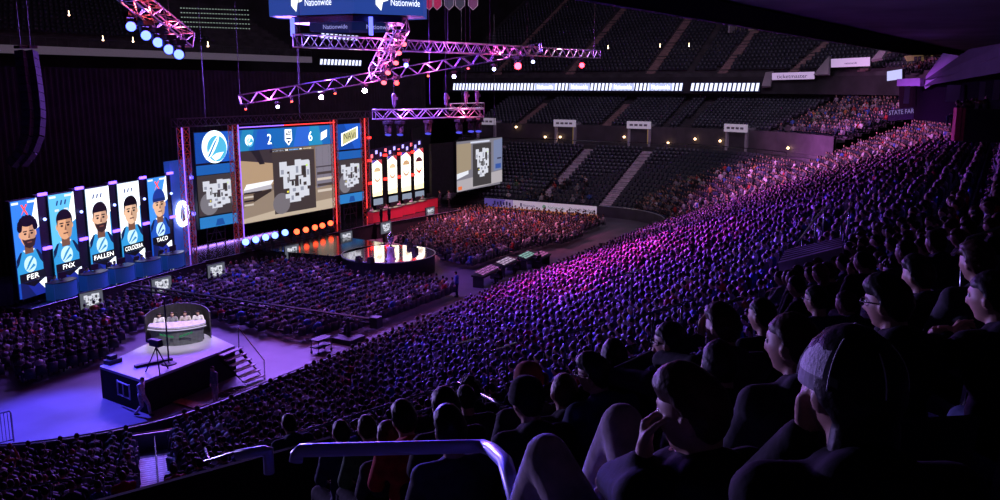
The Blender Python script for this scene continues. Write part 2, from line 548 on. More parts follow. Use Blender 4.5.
# stair aisles on the far stand
def aisle(name, base, nrm, d0, d1, zf, w, m, label, tread=.42, group='stair aisles of the far stand'):
    """base: point at the floor edge; nrm: inward normal; steps climb outward"""
    side = Vector((-nrm.y, nrm.x, 0)); mb = MB(); d = d0
    while d < d1:
        c = base-nrm*(d+tread/2); z = zf(d+.42)+.03
        mb.box((c.x, c.y, z-.1), (w, tread, .26), 0, (side, nrm, Vector((0, 0, 1)))); d += tread*1.0
    o = mb.build(name, m); tag(o, label, 'stairs', group); return o


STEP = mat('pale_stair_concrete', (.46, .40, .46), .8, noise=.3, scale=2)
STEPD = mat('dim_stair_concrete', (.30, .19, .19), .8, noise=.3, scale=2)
def aisle_rail(base, nrm, d0, d1, zf, label):
    mb = MB(); pts = [base-nrm*d+Vector((0, 0, zf(d)+.95)) for d in (d0, d1)]
    mb.tube(pts[0], pts[1], .03, n=6)
    k = int((d1-d0)/1.7)
    for i in range(k+1):
        d = d0+(d1-d0)*i/k; p = base-nrm*d; mb.tube(p+Vector((0, 0, zf(d))), p+Vector((0, 0, zf(d)+.95)), .025, n=6)
    tag(mb.build('handrail', STEEL), label, 'handrail')


for i, y in enumerate(FAR_AISLE):
    s = ['between the two widest seat blocks of the far stand', 'nearest the big side screen of the far stand', 'beside the filled corner of the far stand'][i]
    if i < 2:
        aisle('stair_aisle', Vector((XB, y, 0)), Vector((-1, 0, 0)), .5, 14, zfarlow, 1.3, STEP, 'pale concrete stair aisle ' + s, group=None)
        aisle_rail(Vector((XB, y+.5, 0)), Vector((-1, 0, 0)), 1, 13.5, zfarlow, 'thin steel rail on the stairs ' + s)
    else:
        aisle('stair_aisle', Vector((XB, y, 0)), Vector((-1, 0, 0)), .5, 14, zfarlow, 1.3, STEP, 'pale concrete stair aisle ' + s, group=None)
for y in (44.6, 57):
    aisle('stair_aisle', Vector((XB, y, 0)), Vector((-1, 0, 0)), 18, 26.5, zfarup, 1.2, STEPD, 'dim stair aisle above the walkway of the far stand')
for y in (42, 54, 66):
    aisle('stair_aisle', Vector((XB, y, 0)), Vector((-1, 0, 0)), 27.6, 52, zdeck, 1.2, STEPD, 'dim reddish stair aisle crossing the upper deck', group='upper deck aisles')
for a in (-6, -21, -36, -48):
    r = Vector((math.cos(rad(a)), math.sin(rad(a)), 0))
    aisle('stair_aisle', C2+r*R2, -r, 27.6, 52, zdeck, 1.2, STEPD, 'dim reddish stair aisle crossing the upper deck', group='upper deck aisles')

# vomitory mouths of the upper deck with lit walls
for j, a in enumerate((-4.3, -19.3, -34.3)):
    r = Vector((math.cos(rad(a)), math.sin(rad(a)), 0)); side = Vector((-r.y, r.x, 0)); p = C2+r*(R2+39)
    o = empty('deck_stair_mouth', p+Vector((0, 0, zdeck(39))))
    ax = (side, r, Vector((0, 0, 1)))
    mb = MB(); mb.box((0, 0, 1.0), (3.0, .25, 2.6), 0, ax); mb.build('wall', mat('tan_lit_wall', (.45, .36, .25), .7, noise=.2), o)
    mb = MB(); mb.box(side*1.5-r*1.2+Vector((0, 0, .7)), (.2, 2.6, 1.8), 0, ax); mb.build('cheek_wall', LIGHTWALL, o)
    mb = MB(); mb.box(-r*.15+Vector((0, 0, 2.0)), (.5, .1, .16), 0, ax); mb.build('lamp', E('#ffd9a0', 5), o)
    tag(o, ['upper deck stair mouth with lit tan wall, farthest from the named sign boards', 'upper deck stair mouth with lit tan wall above the first pale sign board', 'upper deck stair mouth with lit tan wall above the second pale sign board'][j], 'stair mouth')

# portals on the walkway
POR = [(487, 'beside the side screen'), (566, 'above the stairs nearest the side screen'), (640, 'above the middle stairs, with food counter'), (738, 'nearest the filled seats')]
for j, (px, s) in enumerate(POR):
    p = None
    for k in range(400):      # walk the ray outward to the wall behind the walkway
        q = EYE+ray(px, 127)*(80+k*.2)
        dd = (q.x-XB) if q.y > 37 else (Vector((q.x, q.y, 0))-C2).length-R2
        if dd >= 17.3: p = q; break
    nr = Vector((-1, 0, 0)) if p.y > 37 else (C2-Vector((p.x, p.y, 0))).normalized()
    side = Vector((-nr.y, nr.x, 0)); ax = (side, nr, Vector((0, 0, 1)))
    o = empty('exit_portal', Vector((p.x, p.y, 6.1)))
    mb = MB()
    for sx in (-1, 1): mb.box(side*sx*1.35-nr*.9+Vector((0, 0, 1.5)), (.3, 2.4, 3.1), 0, ax)
    mb.build('side_wall', LIGHTWALL, o)
    mb = MB(); mb.box(-nr*1.9+Vector((0, 0, 1.3)), (2.5, .1, 2.6), 0, ax); mb.build('opening', BLACK, o)
    mb = MB(); mb.box(nr*.4+Vector((0, 0, 3.0)), (3.1, .25, .9), 0, ax); mb.build('header_sign', mat('pale_header_sign', (.7, .66, .74), .5, 0, (.7, .62, .8), .28, noise=.05), o)
    mb = MB()
    for k in range(4): mb.box(nr*.54+side*(-.95+k*.62)+Vector((0, 0, 3.0)), (.42, .02, .24), 0, ax)
    mb.build('lettering', mat('grey_lettering', (.2, .18, .22)), o)
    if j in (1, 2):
        mb = MB(); mb.box(-nr*.6+side*1.1+Vector((0, 0, 1.4)), (.06, 1.6, 2.2), 0, ax); mb.build('glow_wall', mat('yellow_glow_wall', (.5, .38, .12), .6, 0, (.6, .42, .12), .25), o)  # the portal's warm light is put in as a weakly glowing wall
    tag(o, 'exit portal with pale header sign, far walkway, ' + s, 'exit portal')
# small lamps along the walkway
for px, py in ((516, 127), (545, 137), (560, 137), (624, 137), (668, 143), (695, 139), (720, 141), (788, 148)):
    q = None
    for k in range(500):
        q = EYE+ray(px, py)*(80+k*.1)
        dd = (q.x-XB) if q.y > 37 else (Vector((q.x, q.y, 0))-C2).length-R2
        if dd >= 17.0: break
    mb = MB(); mb.ball(q, .14, 8, 6); mb.box(q+Vector((.18, 0, 0)), (.2, .12, .12))
    tag(mb.build('wall_lamp', E('#ffcf9a', 5)), 'small warm lamp along the far walkway wall', 'lamp', 'walkway lamps')
# lit food counter
q = atD(637, 123, 112)
o = empty('food_counter', (q.x, q.y, 6.1))
mb = MB(); mb.box((0, -1.0, .55), (.6, 2.6, 1.1)); mb.build('counter', DARKWALL, o)
mb = MB(); mb.box((.3, -1.0, 1.7), (.1, 2.6, .9)); mb.build('menu_board', E('#ffe9c8', 1.1), o)
tag(o, 'lit food counter with bright menu board on the far walkway', 'food counter')

# railing along the walkway
rl = MB(); pts = [Vector((p.x, p.y, 7.1)) for p, _ in far_path(14.5, -45)]
rl.path(pts, .045, 6)
for p in pts[::2]: rl.tube(p, p-Vector((0, 0, 1)), .03, n=6)
tag(rl.build('walkway_railing', STEEL), 'long pale railing along the front of the far walkway', 'railing')

# ribbon board
def ribbon(name, P, side, length, h, label, pitch=.55, words=()):
    n = Vector((side.y, -side.x, 0))
    o = empty(name, P)
    mb = MB(); mb.box(side*length/2+Vector((0, 0, h/2))-n*-.1*0, (length, .22, h), 0, (side, n, Vector((0, 0, 1)))); mb.build('housing', BLACK, o)
    S = Scr(n*.13, side, Vector((0, 0, 1)), length, h, .01)
    S.rect(0, 0, 1, 1, E('#2a2c4a', .6), up=False)
    k = int(length/pitch); S.k += 1
    for i in range(k):
        x = i/k; w = .62/k
        S.poly([(x, .08), (x+w, .08), (x+w+.25/k, .92), (x+.25/k, .92)], E('#d6dcff', 1.35), up=False)
    for t, a, b in words:
        S.rect(a-.01, .1, b+.01, .9, E('#aab2dd', 1.0)); S.text(t, a, .25, b, .75, E('#ffffff', 2.2))
    S.build('led_stripes', o)
    tag(o, label, 'led ribbon board'); return o
q0 = Vector((XB+26.8, 73, 13.15)); ribbon('ribbon_board', q0, Vector((0, -1, 0)), 36, 1.15, 'long white striped light ribbon across the front of the far upper deck', words=[('Nationwide', .40, .47), ('Nationwide', .55, .62), ('Nationwide', .73, .80), ('Nationwide', .88, .95)])
ang = [0, -5, -10, -15]
for i in range(3):
    a, b = rad(ang[i]), rad(ang[i+1]); r = R2+26.8
    pa = C2+Vector((math.cos(a), math.sin(a), 0))*r; pb = C2+Vector((math.cos(b), math.sin(b), 0))*r
    ribbon('ribbon_board', pa+Vector((0, 0, 13.15)), (pb-pa).normalized(), (pb-pa).length, 1.15, ['short striped ribbon segment beginning the curve of the upper deck', 'short striped ribbon segment in the middle of the deck curve', 'short striped ribbon segment ending beside the ticket seller sign'][i])

# sign boards in the corner
def hit_d(px, py, dt):
    for k in range(1200):
        q = EYE+ray(px, py)*(60+k*.06); dd = (q.x-XB) if q.y > C2.y else (Vector((q.x, q.y, 0))-C2).length-R2
        if q.x > C2.x and dd >= dt: return 60+k*.06
    return 110
def board(name, pts4, mats, txt, label, tx=(.1, .28, .9, .72), tc='#241a38'):
    bl, br, tr, tl = [Vector(p) for p in pts4]
    u = (br-bl); w = u.length; v = tl-bl; h = v.length
    o = empty(name, bl)
    S = Scr((0, 0, 0), u, v, w, h, .02)
    S.rect(0, 0, 1, 1, mats, up=False)
    if txt: S.text(txt, *tx, E(tc, .3))
    S.build('face', o)
    mb = MB(); n = u.normalized().cross(v.normalized()); mb.slab([-n*.03, u-n*.03, u+v-n*.03, v-n*.03], -n*.25); mb.build('box', BLACK, o)
    tag(o, label, 'sign'); return o
SIGN = mat('lit_sign_face', (.75, .66, .8), .5, 0, srgb('#c9aee0'), .62, noise=.05)
def vboard(x0, y0, x1, y1, x2, y2, x3, y3, dep, dep2):
    """bl, br, tr, tl pixels on an upright plane from depth dep (at the first) to dep2 (at the second)"""
    P, Q = atD(x0, y0, dep), atD(x1, y1, dep2)
    return [P, Q, atV(x2, y2, P, Q), atV(x3, y3, P, Q)]
board('ticket_sign', vboard(772, 80, 814.5, 79, 814, 72, 772, 73, hit_d(772, 80, 26.4), hit_d(814.5, 79, 26.4)), SIGN, 'ticketmaster', 'pale lit sign reading ticketmaster on the upper deck front', (.12, .2, .84, .74))
board('sponsor_sign', vboard(831, 67.5, 870, 66, 869.5, 57, 831, 59, hit_d(831, 74, 26.0), hit_d(870, 74, 26.0)), SIGN, 'nationwide', 'pale lit sign with short dark wording, the higher one toward the overhang', (.36, .3, .68, .55))
mb = MB()
# low walls (white fins) that step up between the signs
FIN = mat('pale_fin_wall', (.42, .36, .42), .7, noise=.15, scale=.4)
def fin(pxs, label, th=.3, nm='fin_wall'):
    P = [atD(x, y, d) for x, y, d in pxs]
    n = (P[1]-P[0]).cross(P[2]-P[0]).normalized()
    mb = MB(); mb.slab(P, n*th); return tag(mb.build(nm, FIN), label, 'wall fin')
F1, F2 = hit_d(816, 78, 26.4), hit_d(831, 75, 26.2)
fin([(815, 76, F1), (830, 75.5, F2), (831, 57, F2+1), (827, 61, F2+2)], 'pale triangular wall fin between the two lit sign boards')
F3 = hit_d(766, 82, 26.5)
fin([(762, 87.5, F3), (771, 87.5, F3-.6), (774, 73, F3+.5), (766, 74, F3+1)], 'pale wall fin where the striped ribbon ends')
F4 = hit_d(878, 74, 26.0)
fin([(872, 62, F4+1), (883, 60, F4), (893, 43, F4+1), (884, 48, F4+2)], 'pale triangular wall fin beyond the higher sign board')
# filler fascia below the signs in the corner
# ================================================================== stage
DZ = 1.4
YS = 53.0
UX, UZ = Vector((1, 0, 0)), Vector((0, 0, 1))
def deck(name, pts, label, parts_skirt=True):
    o = empty(name, (0, 0, 0))
    mb = MB(); mb.slab([(x, y, DZ-.12) for x, y in pts], (0, 0, .12)); mb.build('deck_top', GLOSS, o)
    mb = MB(); n = len(pts)
    for i in range(n):
        a, b = pts[i], pts[(i+1) % n]; mb.poly([(a[0], a[1], 0), (b[0], b[1], 0), (b[0], b[1], DZ-.12), (a[0], a[1], DZ-.12)])
    mb.build('skirt', BLACKM, o)
    mb = MB(); mb.path([Vector((x, y-.02, DZ-.02)) for x, y in pts[:2]], .025, 6); mb.build('edge_strip', mat('deck_edge', (.25, .25, .35), .3, .5), o)
    return tag(o, label, 'stage deck')
deck('stage_deck', [(28.2, 47.3), (42.6, 49.3), (42.6, 57), (26, 57)], 'glossy black stage wing under the blue player banners and desks')
deck('stage_deck', [(42.6, 49.6), (62.5, 49.6), (62.5, 57), (42.6, 57)], 'glossy black main stage deck under the big centre screen')
deck('stage_deck', [(62.5, 49.2), (74.5, 47.6), (77, 57), (62.5, 57)], 'glossy black stage wing under the white player banners and red desks')
# walkway from the main deck to the round stage
deck('stage_deck', [(48.9, 42.6), (55.2, 42.6), (56, 49.6), (48, 49.6)], 'short black catwalk between the main stage and the round stage')

# round stage
RC = Vector((51.8, 39.7, 0)); RR = 3.5
o = empty('round_stage', RC)
mb = MB(); mb.lathe([(RR, 0), (RR, 1.25), (RR+.06, 1.25), (RR+.06, 1.33), (RR-.05, 1.36)], n=64); mb.build('drum', mat('round_stage_side', (.014, .016, .03), .4), o, True)
mb = MB(); mb.lathe([(RR-.04, 1.355), (RR-.04, 1.4)], n=64); mb.build('mirror_floor', mat('mirror_floor', (.85, .82, .78), .07, .95, noise=.05), o)
mb = MB()
for i in range(64):
    a, b = 2*PI*i/64, 2*PI*(i+1)/64
    mb.tube((math.cos(a)*(RR+.05), math.sin(a)*(RR+.05), 1.39), (math.cos(b)*(RR+.05), math.sin(b)*(RR+.05), 1.39), .03, n=5, cap=False)
mb.build('rim', mat('pale_rim', (.6, .6, .65), .3, .7), o)
tag(o, 'round black stage with mirror-bright floor and trophy standing on it', 'round stage')
# trophy on a plinth
tp = atZ(391, 259, 1.4); o = empty('trophy', (tp.x, tp.y, 1.4))
mb = MB(); mb.lathe([(.42, 0), (.38, .05), (.3, .12), (.26, .75), (.32, .82), (.32, .88)], n=20); mb.build('plinth', mat('plinth_white', (.6, .58, .65), .3), o, True)
mb = MB(); mb.lathe([(.16, .88), (.12, .95), (.05, 1.05), (.05, 1.15), (.20, 1.32), (.26, 1.55), (.24, 1.75), (.08, 1.95), (.03, 2.05)], n=20); mb.build('cup', mat('silver_cup', (.8, .8, .85), .15, 1), o, True)
tag(o, 'silver trophy cup on white plinth at the middle of the round stage', 'trophy')
# floor lamps on the round stage edge
for px, py in ((359, 262), (371, 263), (410, 247), (415, 252)):
    q = atZ(px, py, 1.4); mb = MB(); mb.box((0, 0, .15), (.5, .3, .3)); mb.box((0, .05, .36), (.4, .2, .14))
    tag(mb.build('floor_monitor', BLACK, loc=q), 'small black floor box resting on the round stage', 'floor monitor', 'floor boxes on the round stage')

# ------------------------------------------------------------------ LED wall
def wallrect(x0, y0, x1, y1, Y=YS):
    """pixel corners -> x-range and z-range on the plane Y"""
    a, b = atY(x0, y0, Y), atY(x1, y1, Y); return a.x, b.x, a.z, b.z
TLx, BRx = atY(238, 130, YS), atY(333, 208, YS)
SX0, SX1 = atY(239.5, 180, YS).x, atY(333.5, 165, YS).x
ZT, ZB = 10.42, 2.85
ZH = ZT-1.72                # bottom of the score strip
led = empty('main_video_wall', (SX0, YS, ZB))
S = Scr((0, 0, 0), UX, UZ, SX1-SX0, ZT-ZB, .004)
sh = (ZH-ZB)/(ZT-ZB)
# game picture: a walled yard with a market stall, plan of the level over it
S.rect(0, 0, 1, sh, E('#8f7a68', .62), up=False)
S.poly([(0, .40*sh), (.33, .50*sh), (.33, .98*sh), (0, .98*sh)], E('#b99b7c', .75))
S.poly([(0, .88*sh), (.33, .80*sh), (.33, sh), (0, sh)], E('#4c4148', .5))
S.poly([(.12, sh), (.20, .80*sh), (.25, .80*sh), (.2, sh)], E('#2f2a33', .5))
S.poly([(0, 0), (1, .10*sh), (1, .36*sh), (.33, .42*sh), (0, .20*sh)], E('#a69280', .62))
S.poly([(0, .0), (1, .0), (1, .16*sh), (.35, .12*sh), (0, .06*sh)], E('#cbb9a4', .7))
S.poly([(.79, .35*sh), (1, .38*sh), (1, sh), (.79, .98*sh)], E('#8d8797', .62))
for k in range(3): S.rect(.80+.07*k, .5*sh, .805+.07*k, .97*sh, E('#4a4450', .5), up=False)
S.rect(.79, .66*sh, 1, .68*sh, E('#5b5560', .5))
for k in range(4): S.rect(.80, (.28+.09*k)*sh, .98, (.32+.09*k)*sh, E('#5a4f50', .5) if k % 2 else E('#d0c2b5', .8), up=False)
# stall
S.poly([(.03, .46*sh), (.30, .50*sh), (.33, .56*sh), (.06, .54*sh)], E('#e4e4ea', 1.0))
S.poly([(.03, .42*sh), (.31, .44*sh), (.30, .50*sh), (.03, .46*sh)], E('#b8b4be', .8))
for k in range(4): S.rect(.03, (.24+.055*k)*sh, .12+.03*k, (.265+.055*k)*sh, E('#3a3036', .4) if k % 2 else E('#cfc3b8', .8), up=False)
S.poly([(.12, .28*sh), (.30, .40*sh), (.30, .44*sh), (.12, .40*sh)], E('#4a3d3a', .4))
# plan overlay
S.rect(.325, .055*sh, .775, .95*sh, E('#4a4041', .6)); S.ell(.40, .2*sh, .09, .12, E('#857e86', .6))
map_draw(S, .34, .08*sh, .77, .90*sh)
S.rect(.30, .955*sh, .72, .985*sh, E('#23202c', .5))
for a, b, c in ((.33, .44, '#cfd3e6'), (.455, .49, '#ffffff'), (.50, .60, '#7fb0e8'), (.61, .64, '#ffffff'), (.65, .74, '#c9b89a')): S.rect(a, .962*sh, b, .98*sh, E(c, 1.0), up=False)
# score strip
S.k = 0
S.rect(0, sh+.004, 1, 1, E('#1565b4', .85), up=False)
S.poly([(.15, sh+.004), (.34, sh+.004), (.28, 1), (.20, 1)], E('#1a52b8', .9)); S.poly([(.55, sh+.004), (.72, sh+.004), (.78, 1), (.6, 1)], E('#2a63cc', .9))
S.poly([(.72, sh+.004), (.88, sh+.004), (.84, 1), (.74, 1)], E('#1f86b8', .9)); S.poly([(.0, sh+.004), (.10, sh+.004), (.16, 1), (.05, 1)], E('#2286bc', .8))
sm = (sh+1)/2
swirl_logo(S, .11, sm, .040, (SX1-SX0)/(ZT-ZB)*1.0)
S.text('2', .285, sm-.055, .325, sm+.055, E('#f4fbff', 2.2)); S.text('6', .72, sm-.055, .76, sm+.055, E('#f4fbff', 2.2))
S.poly([(.535, 1-.02), (.465, 1-.02), (.462, sm-.03), (.50, sh+.025), (.538, sm-.03)][::-1], E('#eef2fb', 1.5))
S.poly([(.528, 1-.035), (.472, 1-.035), (.472, sm+.03), (.528, sm+.03)][::-1], E('#5a5f78', .6)); S.text('MLG', .478, sm+.040, .522, sm+.078, E('#ffffff', 1.8))
S.rect(.474, sm-.02, .526, sm+.0, E('#4a5a8a', .6)); S.poly([(.484, sm-.035), (.516, sm-.035), (.5, sh+.04)], E('#3a4a80', .6))
S.poly([(.855, sm-.06), (.925, sm-.02), (.93, sm+.065), (.86, sm+.03)], E('#f2f4f8', 1.5)); S.text('NAVI', .868, sm-.018, .918, sm+.028, E('#a8a47a', .7))
S.build('picture', led)
mb = MB(); mb.box(((SX1-SX0)/2, .2, (ZT-ZB)/2), (SX1-SX0+.15, .35, ZT-ZB+.15)); mb.build('cabinet', BLACK, led)
tag(led, 'huge centre video wall showing a tan game scene under a blue score strip', 'video wall')

def side_banner(px0, px1, y_top, label, logo, ztop=ZT):
    x0, x1 = atY(px0, 165, YS).x, atY(px1, 165, YS).x
    o = empty('side_video_banner', (x0, YS, 3.05)); H = ztop-3.05; w = x1-x0
    S = Scr((0, 0, 0), UX, UZ, w, H, .004)
    z = lambda a: (a-3.05)/H
    S.rect(0, z(ztop-2.35), 1, 1, E('#1858c4', .85), up=False)
    S.poly([(0, z(ztop-2.35)), (.7, z(ztop-2.35)), (.3, 1), (0, 1)], E('#0f49a8', .8))
    if logo == 'swirl': swirl_logo(S, .5, z(ztop-1.15), .33, w/H)
    else:
        zc = z(ztop-1.15)
        S.poly([(.18, zc-.12), (.84, zc-.03), (.84, zc+.12), (.18, zc+.04)], E('#f0f2ee', 1.5)); S.poly([(.23, zc-.10), (.79, zc-.02), (.79, zc+.105), (.23, zc+.03)], E('#c9c48e', .9)); S.text('NAVI', .28, zc-.035, .74, zc+.045, E('#3a3a34', .5))
    S.k = 0
    S.rect(0, z(ztop-3.25), 1, z(ztop-2.5), E('#1c64bc', .7), up=False)
    S.rect(0, z(4.0), 1, z(ztop-3.3), E('#4a4246', .6), up=False)
    S.ell(.28, z(4.9), .24, .12, E('#8a8690', .6)); map_draw(S, .02, z(4.1), .98, z(ztop-3.4))
    S.rect(0, 0, 1, z(3.9), E('#2b7cc4', .8)); S.poly([(.4, .01), (.65, .01), (.6, .08), (.45, .08)], E('#1a4f9c', .8))
    S.build('picture', o)
    mb = MB(); mb.box((w/2, .2, H/2), (w+.1, .3, H+.1)); mb.build('cabinet', BLACK, o)
    tag(o, label, 'video banner')
side_banner(196, 234.5, 133, 'tall video banner with a round white swirl badge beside the big screen', 'swirl')
side_banner(337.5, 362.5, 122, 'tall video banner with a slanted white box emblem beside the big screen', 'box')

# truss towers that frame the LED wall
REDGLOW = mat('red_glow_lattice', (.5, .08, .06), .4, .6, (1, .06, .05), .12)  # red light on the bars is put in as colour and weak glow
PURP = E('#8a5cff', 1.8); REDT = E('#ff3a3a', 1.6)
def tower(px, py, w, stripm, label, zt=10.9):
    x = atY(px, py, YS-.4).x
    o = empty('lattice_tower', (x, YS-.35, DZ)); H = zt-DZ
    for sx in (-1, 1):
        for sy in (-1, 1):
            mb = MB(); mb.tube((sx*w/2, sy*w/2, 0), (sx*w/2, sy*w/2, H), .035, n=6); mb.build('chord', ALU, o)
    mb = MB(); k = int(H/w)
    for i in range(k):
        a, b = H*i/k, H*(i+1)/k
        s = 1 if i % 2 else -1
        for sy in (-1, 1):
            mb.tube((-s*w/2, sy*w/2, a), (s*w/2, sy*w/2, b), .028, n=5); mb.tube((-w/2, sy*w/2, b), (w/2, sy*w/2, b), .022, n=5)
        for sx in (-1, 1): mb.tube((sx*w/2, -s*w/2, a), (sx*w/2, s*w/2, b), .022, n=5)
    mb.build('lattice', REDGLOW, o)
    mb = MB(); mb.box((stripm[1]*w*.62, -w*.55, H/2), (.065, .05, H)); mb.build('led_strip', stripm[0], o)
    tag(o, label, 'truss tower')
tower(188, 200, .62, (PURP, -1), 'red-lit lattice tower with violet light strip, outer edge of the swirl banner')
tower(236.6, 190, .5, (PURP, 1), 'red-lit lattice tower with violet light strip, between swirl banner and big screen')
tower(335.6, 170, .45, (REDT, -1), 'red-lit lattice tower with red light strip, between big screen and white box banner')
tower(366.0, 165, .55, (REDT, -1), 'red-lit lattice tower with red light strip, beside the white player banners')
# header truss over the wall
def truss(name, A, B, s, label, mats=(ALU, ALU), group=None, bays=None, cat='truss'):
    A, B = Vector(A), Vector(B); d = (B-A); L = d.length; d.normalize()
    side = d.cross(UZ).normalized(); up = side.cross(d).normalized()
    o = empty(name, A)
    C = [(i, j) for i in (-1, 1) for j in (-1, 1)]
    for i, j in C:
        mb = MB(); off = side*(i*s/2)+up*(j*s/2); mb.tube(off, d*L+off, s*.062, n=6); mb.build('chord', mats[0], o)
    mb = MB(); k = bays or max(3, int(L/(s*.95)))
    for q in range(k):
        a, b = L*q/k, L*(q+1)/k; sg = 1 if q % 2 else -1
        for i in (-1, 1):
            mb.tube(d*a+side*(i*s/2)-up*(sg*s/2), d*b+side*(i*s/2)+up*(sg*s/2), s*.045, n=5)
            mb.tube(d*a+up*(i*s/2)-side*(sg*s/2), d*b+up*(i*s/2)+side*(sg*s/2), s*.035, n=5)
        for j in (-1, 1): mb.tube(d*a+side*(-s/2)+up*(j*s/2), d*a+side*(s/2)+up*(j*s/2), s*.04, n=5)
    for e in (0, L):
        for i in (-1, 1):
            mb.tube(d*e+side*(i*s/2)-up*(s/2), d*e+side*(i*s/2)+up*(s/2), s*.05, n=5)
            mb.tube(d*e-side*(s/2)+up*(i*s/2), d*e+side*(s/2)+up*(i*s/2), s*.05, n=5)
    mb.build('lattice', mats[1], o)
    return tag(o, label, cat, group)
ha, hb = atY(175, 130, YS-.4), atY(368, 120, YS-.4)
truss('header_truss', (ha.x, YS-.4, 11.25), (hb.x, YS-.4, 11.25), .6, 'long dark header truss lying along the top of the video wall', (mat('dark_truss', (.12, .11, .14), .4, .7), mat('dark_truss', (.12, .11, .14), .4, .7)))
mb = MB(); mb.box(((SX0+atY(281, 130, YS).x)/2, YS-.3, 10.65), (atY(281, 130, YS).x-SX0, .08, .08)); tag(mb.build('light_strip', PURP), 'thin violet light strip above the first half of the score strip', 'light strip')
mb = MB(); mb.box(((SX1+atY(281, 130, YS).x)/2, YS-.3, 10.65), (SX1-atY(281, 130, YS).x, .08, .08)); tag(mb.build('light_strip', REDT), 'thin red light strip above the second half of the score strip', 'light strip')
# scaffold behind the banners' feet
for px, s in ((215, 'swirl'), (350, 'white box')):
    x = atY(px, 230, YS+.4).x; mb = MB()
    for i in (-1, 0, 1): mb.tube((x+i*.9, YS+.3, DZ), (x+i*.9, YS+.3, 3.1), .05, n=6)
    for z in (1.9, 2.5): mb.tube((x-.95, YS+.3, z), (x+.95, YS+.3, z), .04, n=6)
    mb.tube((x-.9, YS+.3, DZ), (x, YS+.3, 3.0), .035, n=6); mb.tube((x+.9, YS+.3, DZ), (x, YS+.3, 3.0), .035, n=6)
    tag(mb.build('scaffold_frame', mat('dark_steel', (.06, .05, .07), .5, .6)), 'dark scaffold frame under the %s banner' % s, 'scaffold')
# dark drape behind it all
def drape(x0, y0, x1, y1, z1, label, z0=0, amp=.12, pitch=.45):
    a, b = Vector((x0, y0, 0)), Vector((x1, y1, 0)); L = (b-a).length; d = (b-a).normalized(); n = Vector((-d.y, d.x, 0))
    k = int(L/pitch*4); vs = []
    for i in range(k+1):
        p = a+d*(L*i/k)+n*(amp*math.sin(i*PI/2)); vs += [(p.x, p.y, z0), (p.x, p.y, z1)]
    mb = MB(); mb.add(vs, [(2*i, 2*i+2, 2*i+3, 2*i+1) for i in range(k)])
    return tag(mb.build('stage_drape', mat('black_drape', (.013, .011, .016), .95, noise=.4, scale=1), smooth=True), label, 'drape')
drape(16, 58.5, 84, 58.5, 15.2, 'tall black drape hung behind the whole stage')
drape(73.5, 53, 84, 58, 9.5, 'shorter black drape at the end of the stage beside the white banners')

# ------------------------------------------------------------------ player banners
PL, PQ = Vector((28.3, 48.5, 0)), Vector((43.0, 53.0, 0))
WU = (PQ-PL).normalized()
def face_skin(S, cx, cy, rx, ry, skin, hair, style, g=1.0):
    """flat printed portrait: shoulders and shirt are drawn before"""
    sk, sh_, hr, dk = E(skin, g*.95), E('#7a5240', .8*g), E(hair, .5), E('#20161a', .4)
    asp = ry/rx
    S.rect(cx-rx*.55, cy-ry*1.45, cx+rx*.55, cy-ry*.6, sh_)
    S.ell(cx, cy, rx, ry, sk, 22)
    S.ell(cx-rx*1.02, cy-ry*.05, rx*.14, ry*.2, sk, 10); S.ell(cx+rx*1.02, cy-ry*.05, rx*.14, ry*.2, sk, 10)
    S.ell(cx+rx*.55, cy-ry*.1, rx*.42, ry*.8, E(skin, g*.65), 14)
    if style == 'beanie':
        S.ell(cx, cy+ry*.42, rx*1.12, ry*.85, E('#1b3a9a', .8), 20, 0, PI); S.rect(cx-rx*1.12, cy+ry*.25, cx+rx*1.12, cy+ry*.52, E('#16307c', .7))
    elif style == 'curly':
        for k in range(9):
            a = PI*(k/8); S.ell(cx+rx*1.05*math.cos(a), cy+ry*(.45+.62*math.sin(a)), rx*.34, ry*.3, hr, 10)
        S.ell(cx, cy+ry*.85, rx*.9, ry*.35, hr)
    else:
        S.ell(cx, cy+ry*.42, rx*1.08, ry*.72, hr, 20, 0, PI)
        S.poly([(cx-rx*1.08, cy+ry*.42), (cx-rx*1.0, cy-ry*.05), (cx-rx*.86, cy+ry*.42)], hr); S.poly([(cx+rx*1.08, cy+ry*.42), (cx+rx*1.0, cy-ry*.05), (cx+rx*.86, cy+ry*.42)], hr)
    for sx in (-1, 1):
        S.rect(cx+sx*rx*.42-rx*.26, cy+ry*.14, cx+sx*rx*.42+rx*.26, cy+ry*.22, dk); S.ell(cx+sx*rx*.42, cy+ry*.0, rx*.18, ry*.075, dk, 10)
    S.poly([(cx-rx*.12, cy-ry*.32), (cx+rx*.16, cy-ry*.32), (cx+rx*.06, cy+ry*.1)], E('#8a5c48', .8*g))
    S.rect(cx-rx*.32, cy-ry*.58, cx+rx*.32, cy-ry*.50, E('#6a3430', .6*g))
    if style in ('curly', 'beard', 'short_beard'):
        S.poly([(cx-rx*.95, cy-ry*.3), (cx-rx*.6, cy-ry*.42), (cx+rx*.6, cy-ry*.42), (cx+rx*.95, cy-ry*.3), (cx+rx*.6, cy-ry*.92), (cx, cy-ry*1.08), (cx-rx*.6, cy-ry*.92)], E('#4a322c', .4))
        S.rect(cx-rx*.3, cy-ry*.66, cx+rx*.3, cy-ry*.58, E('#9a5a4c', .6*g))

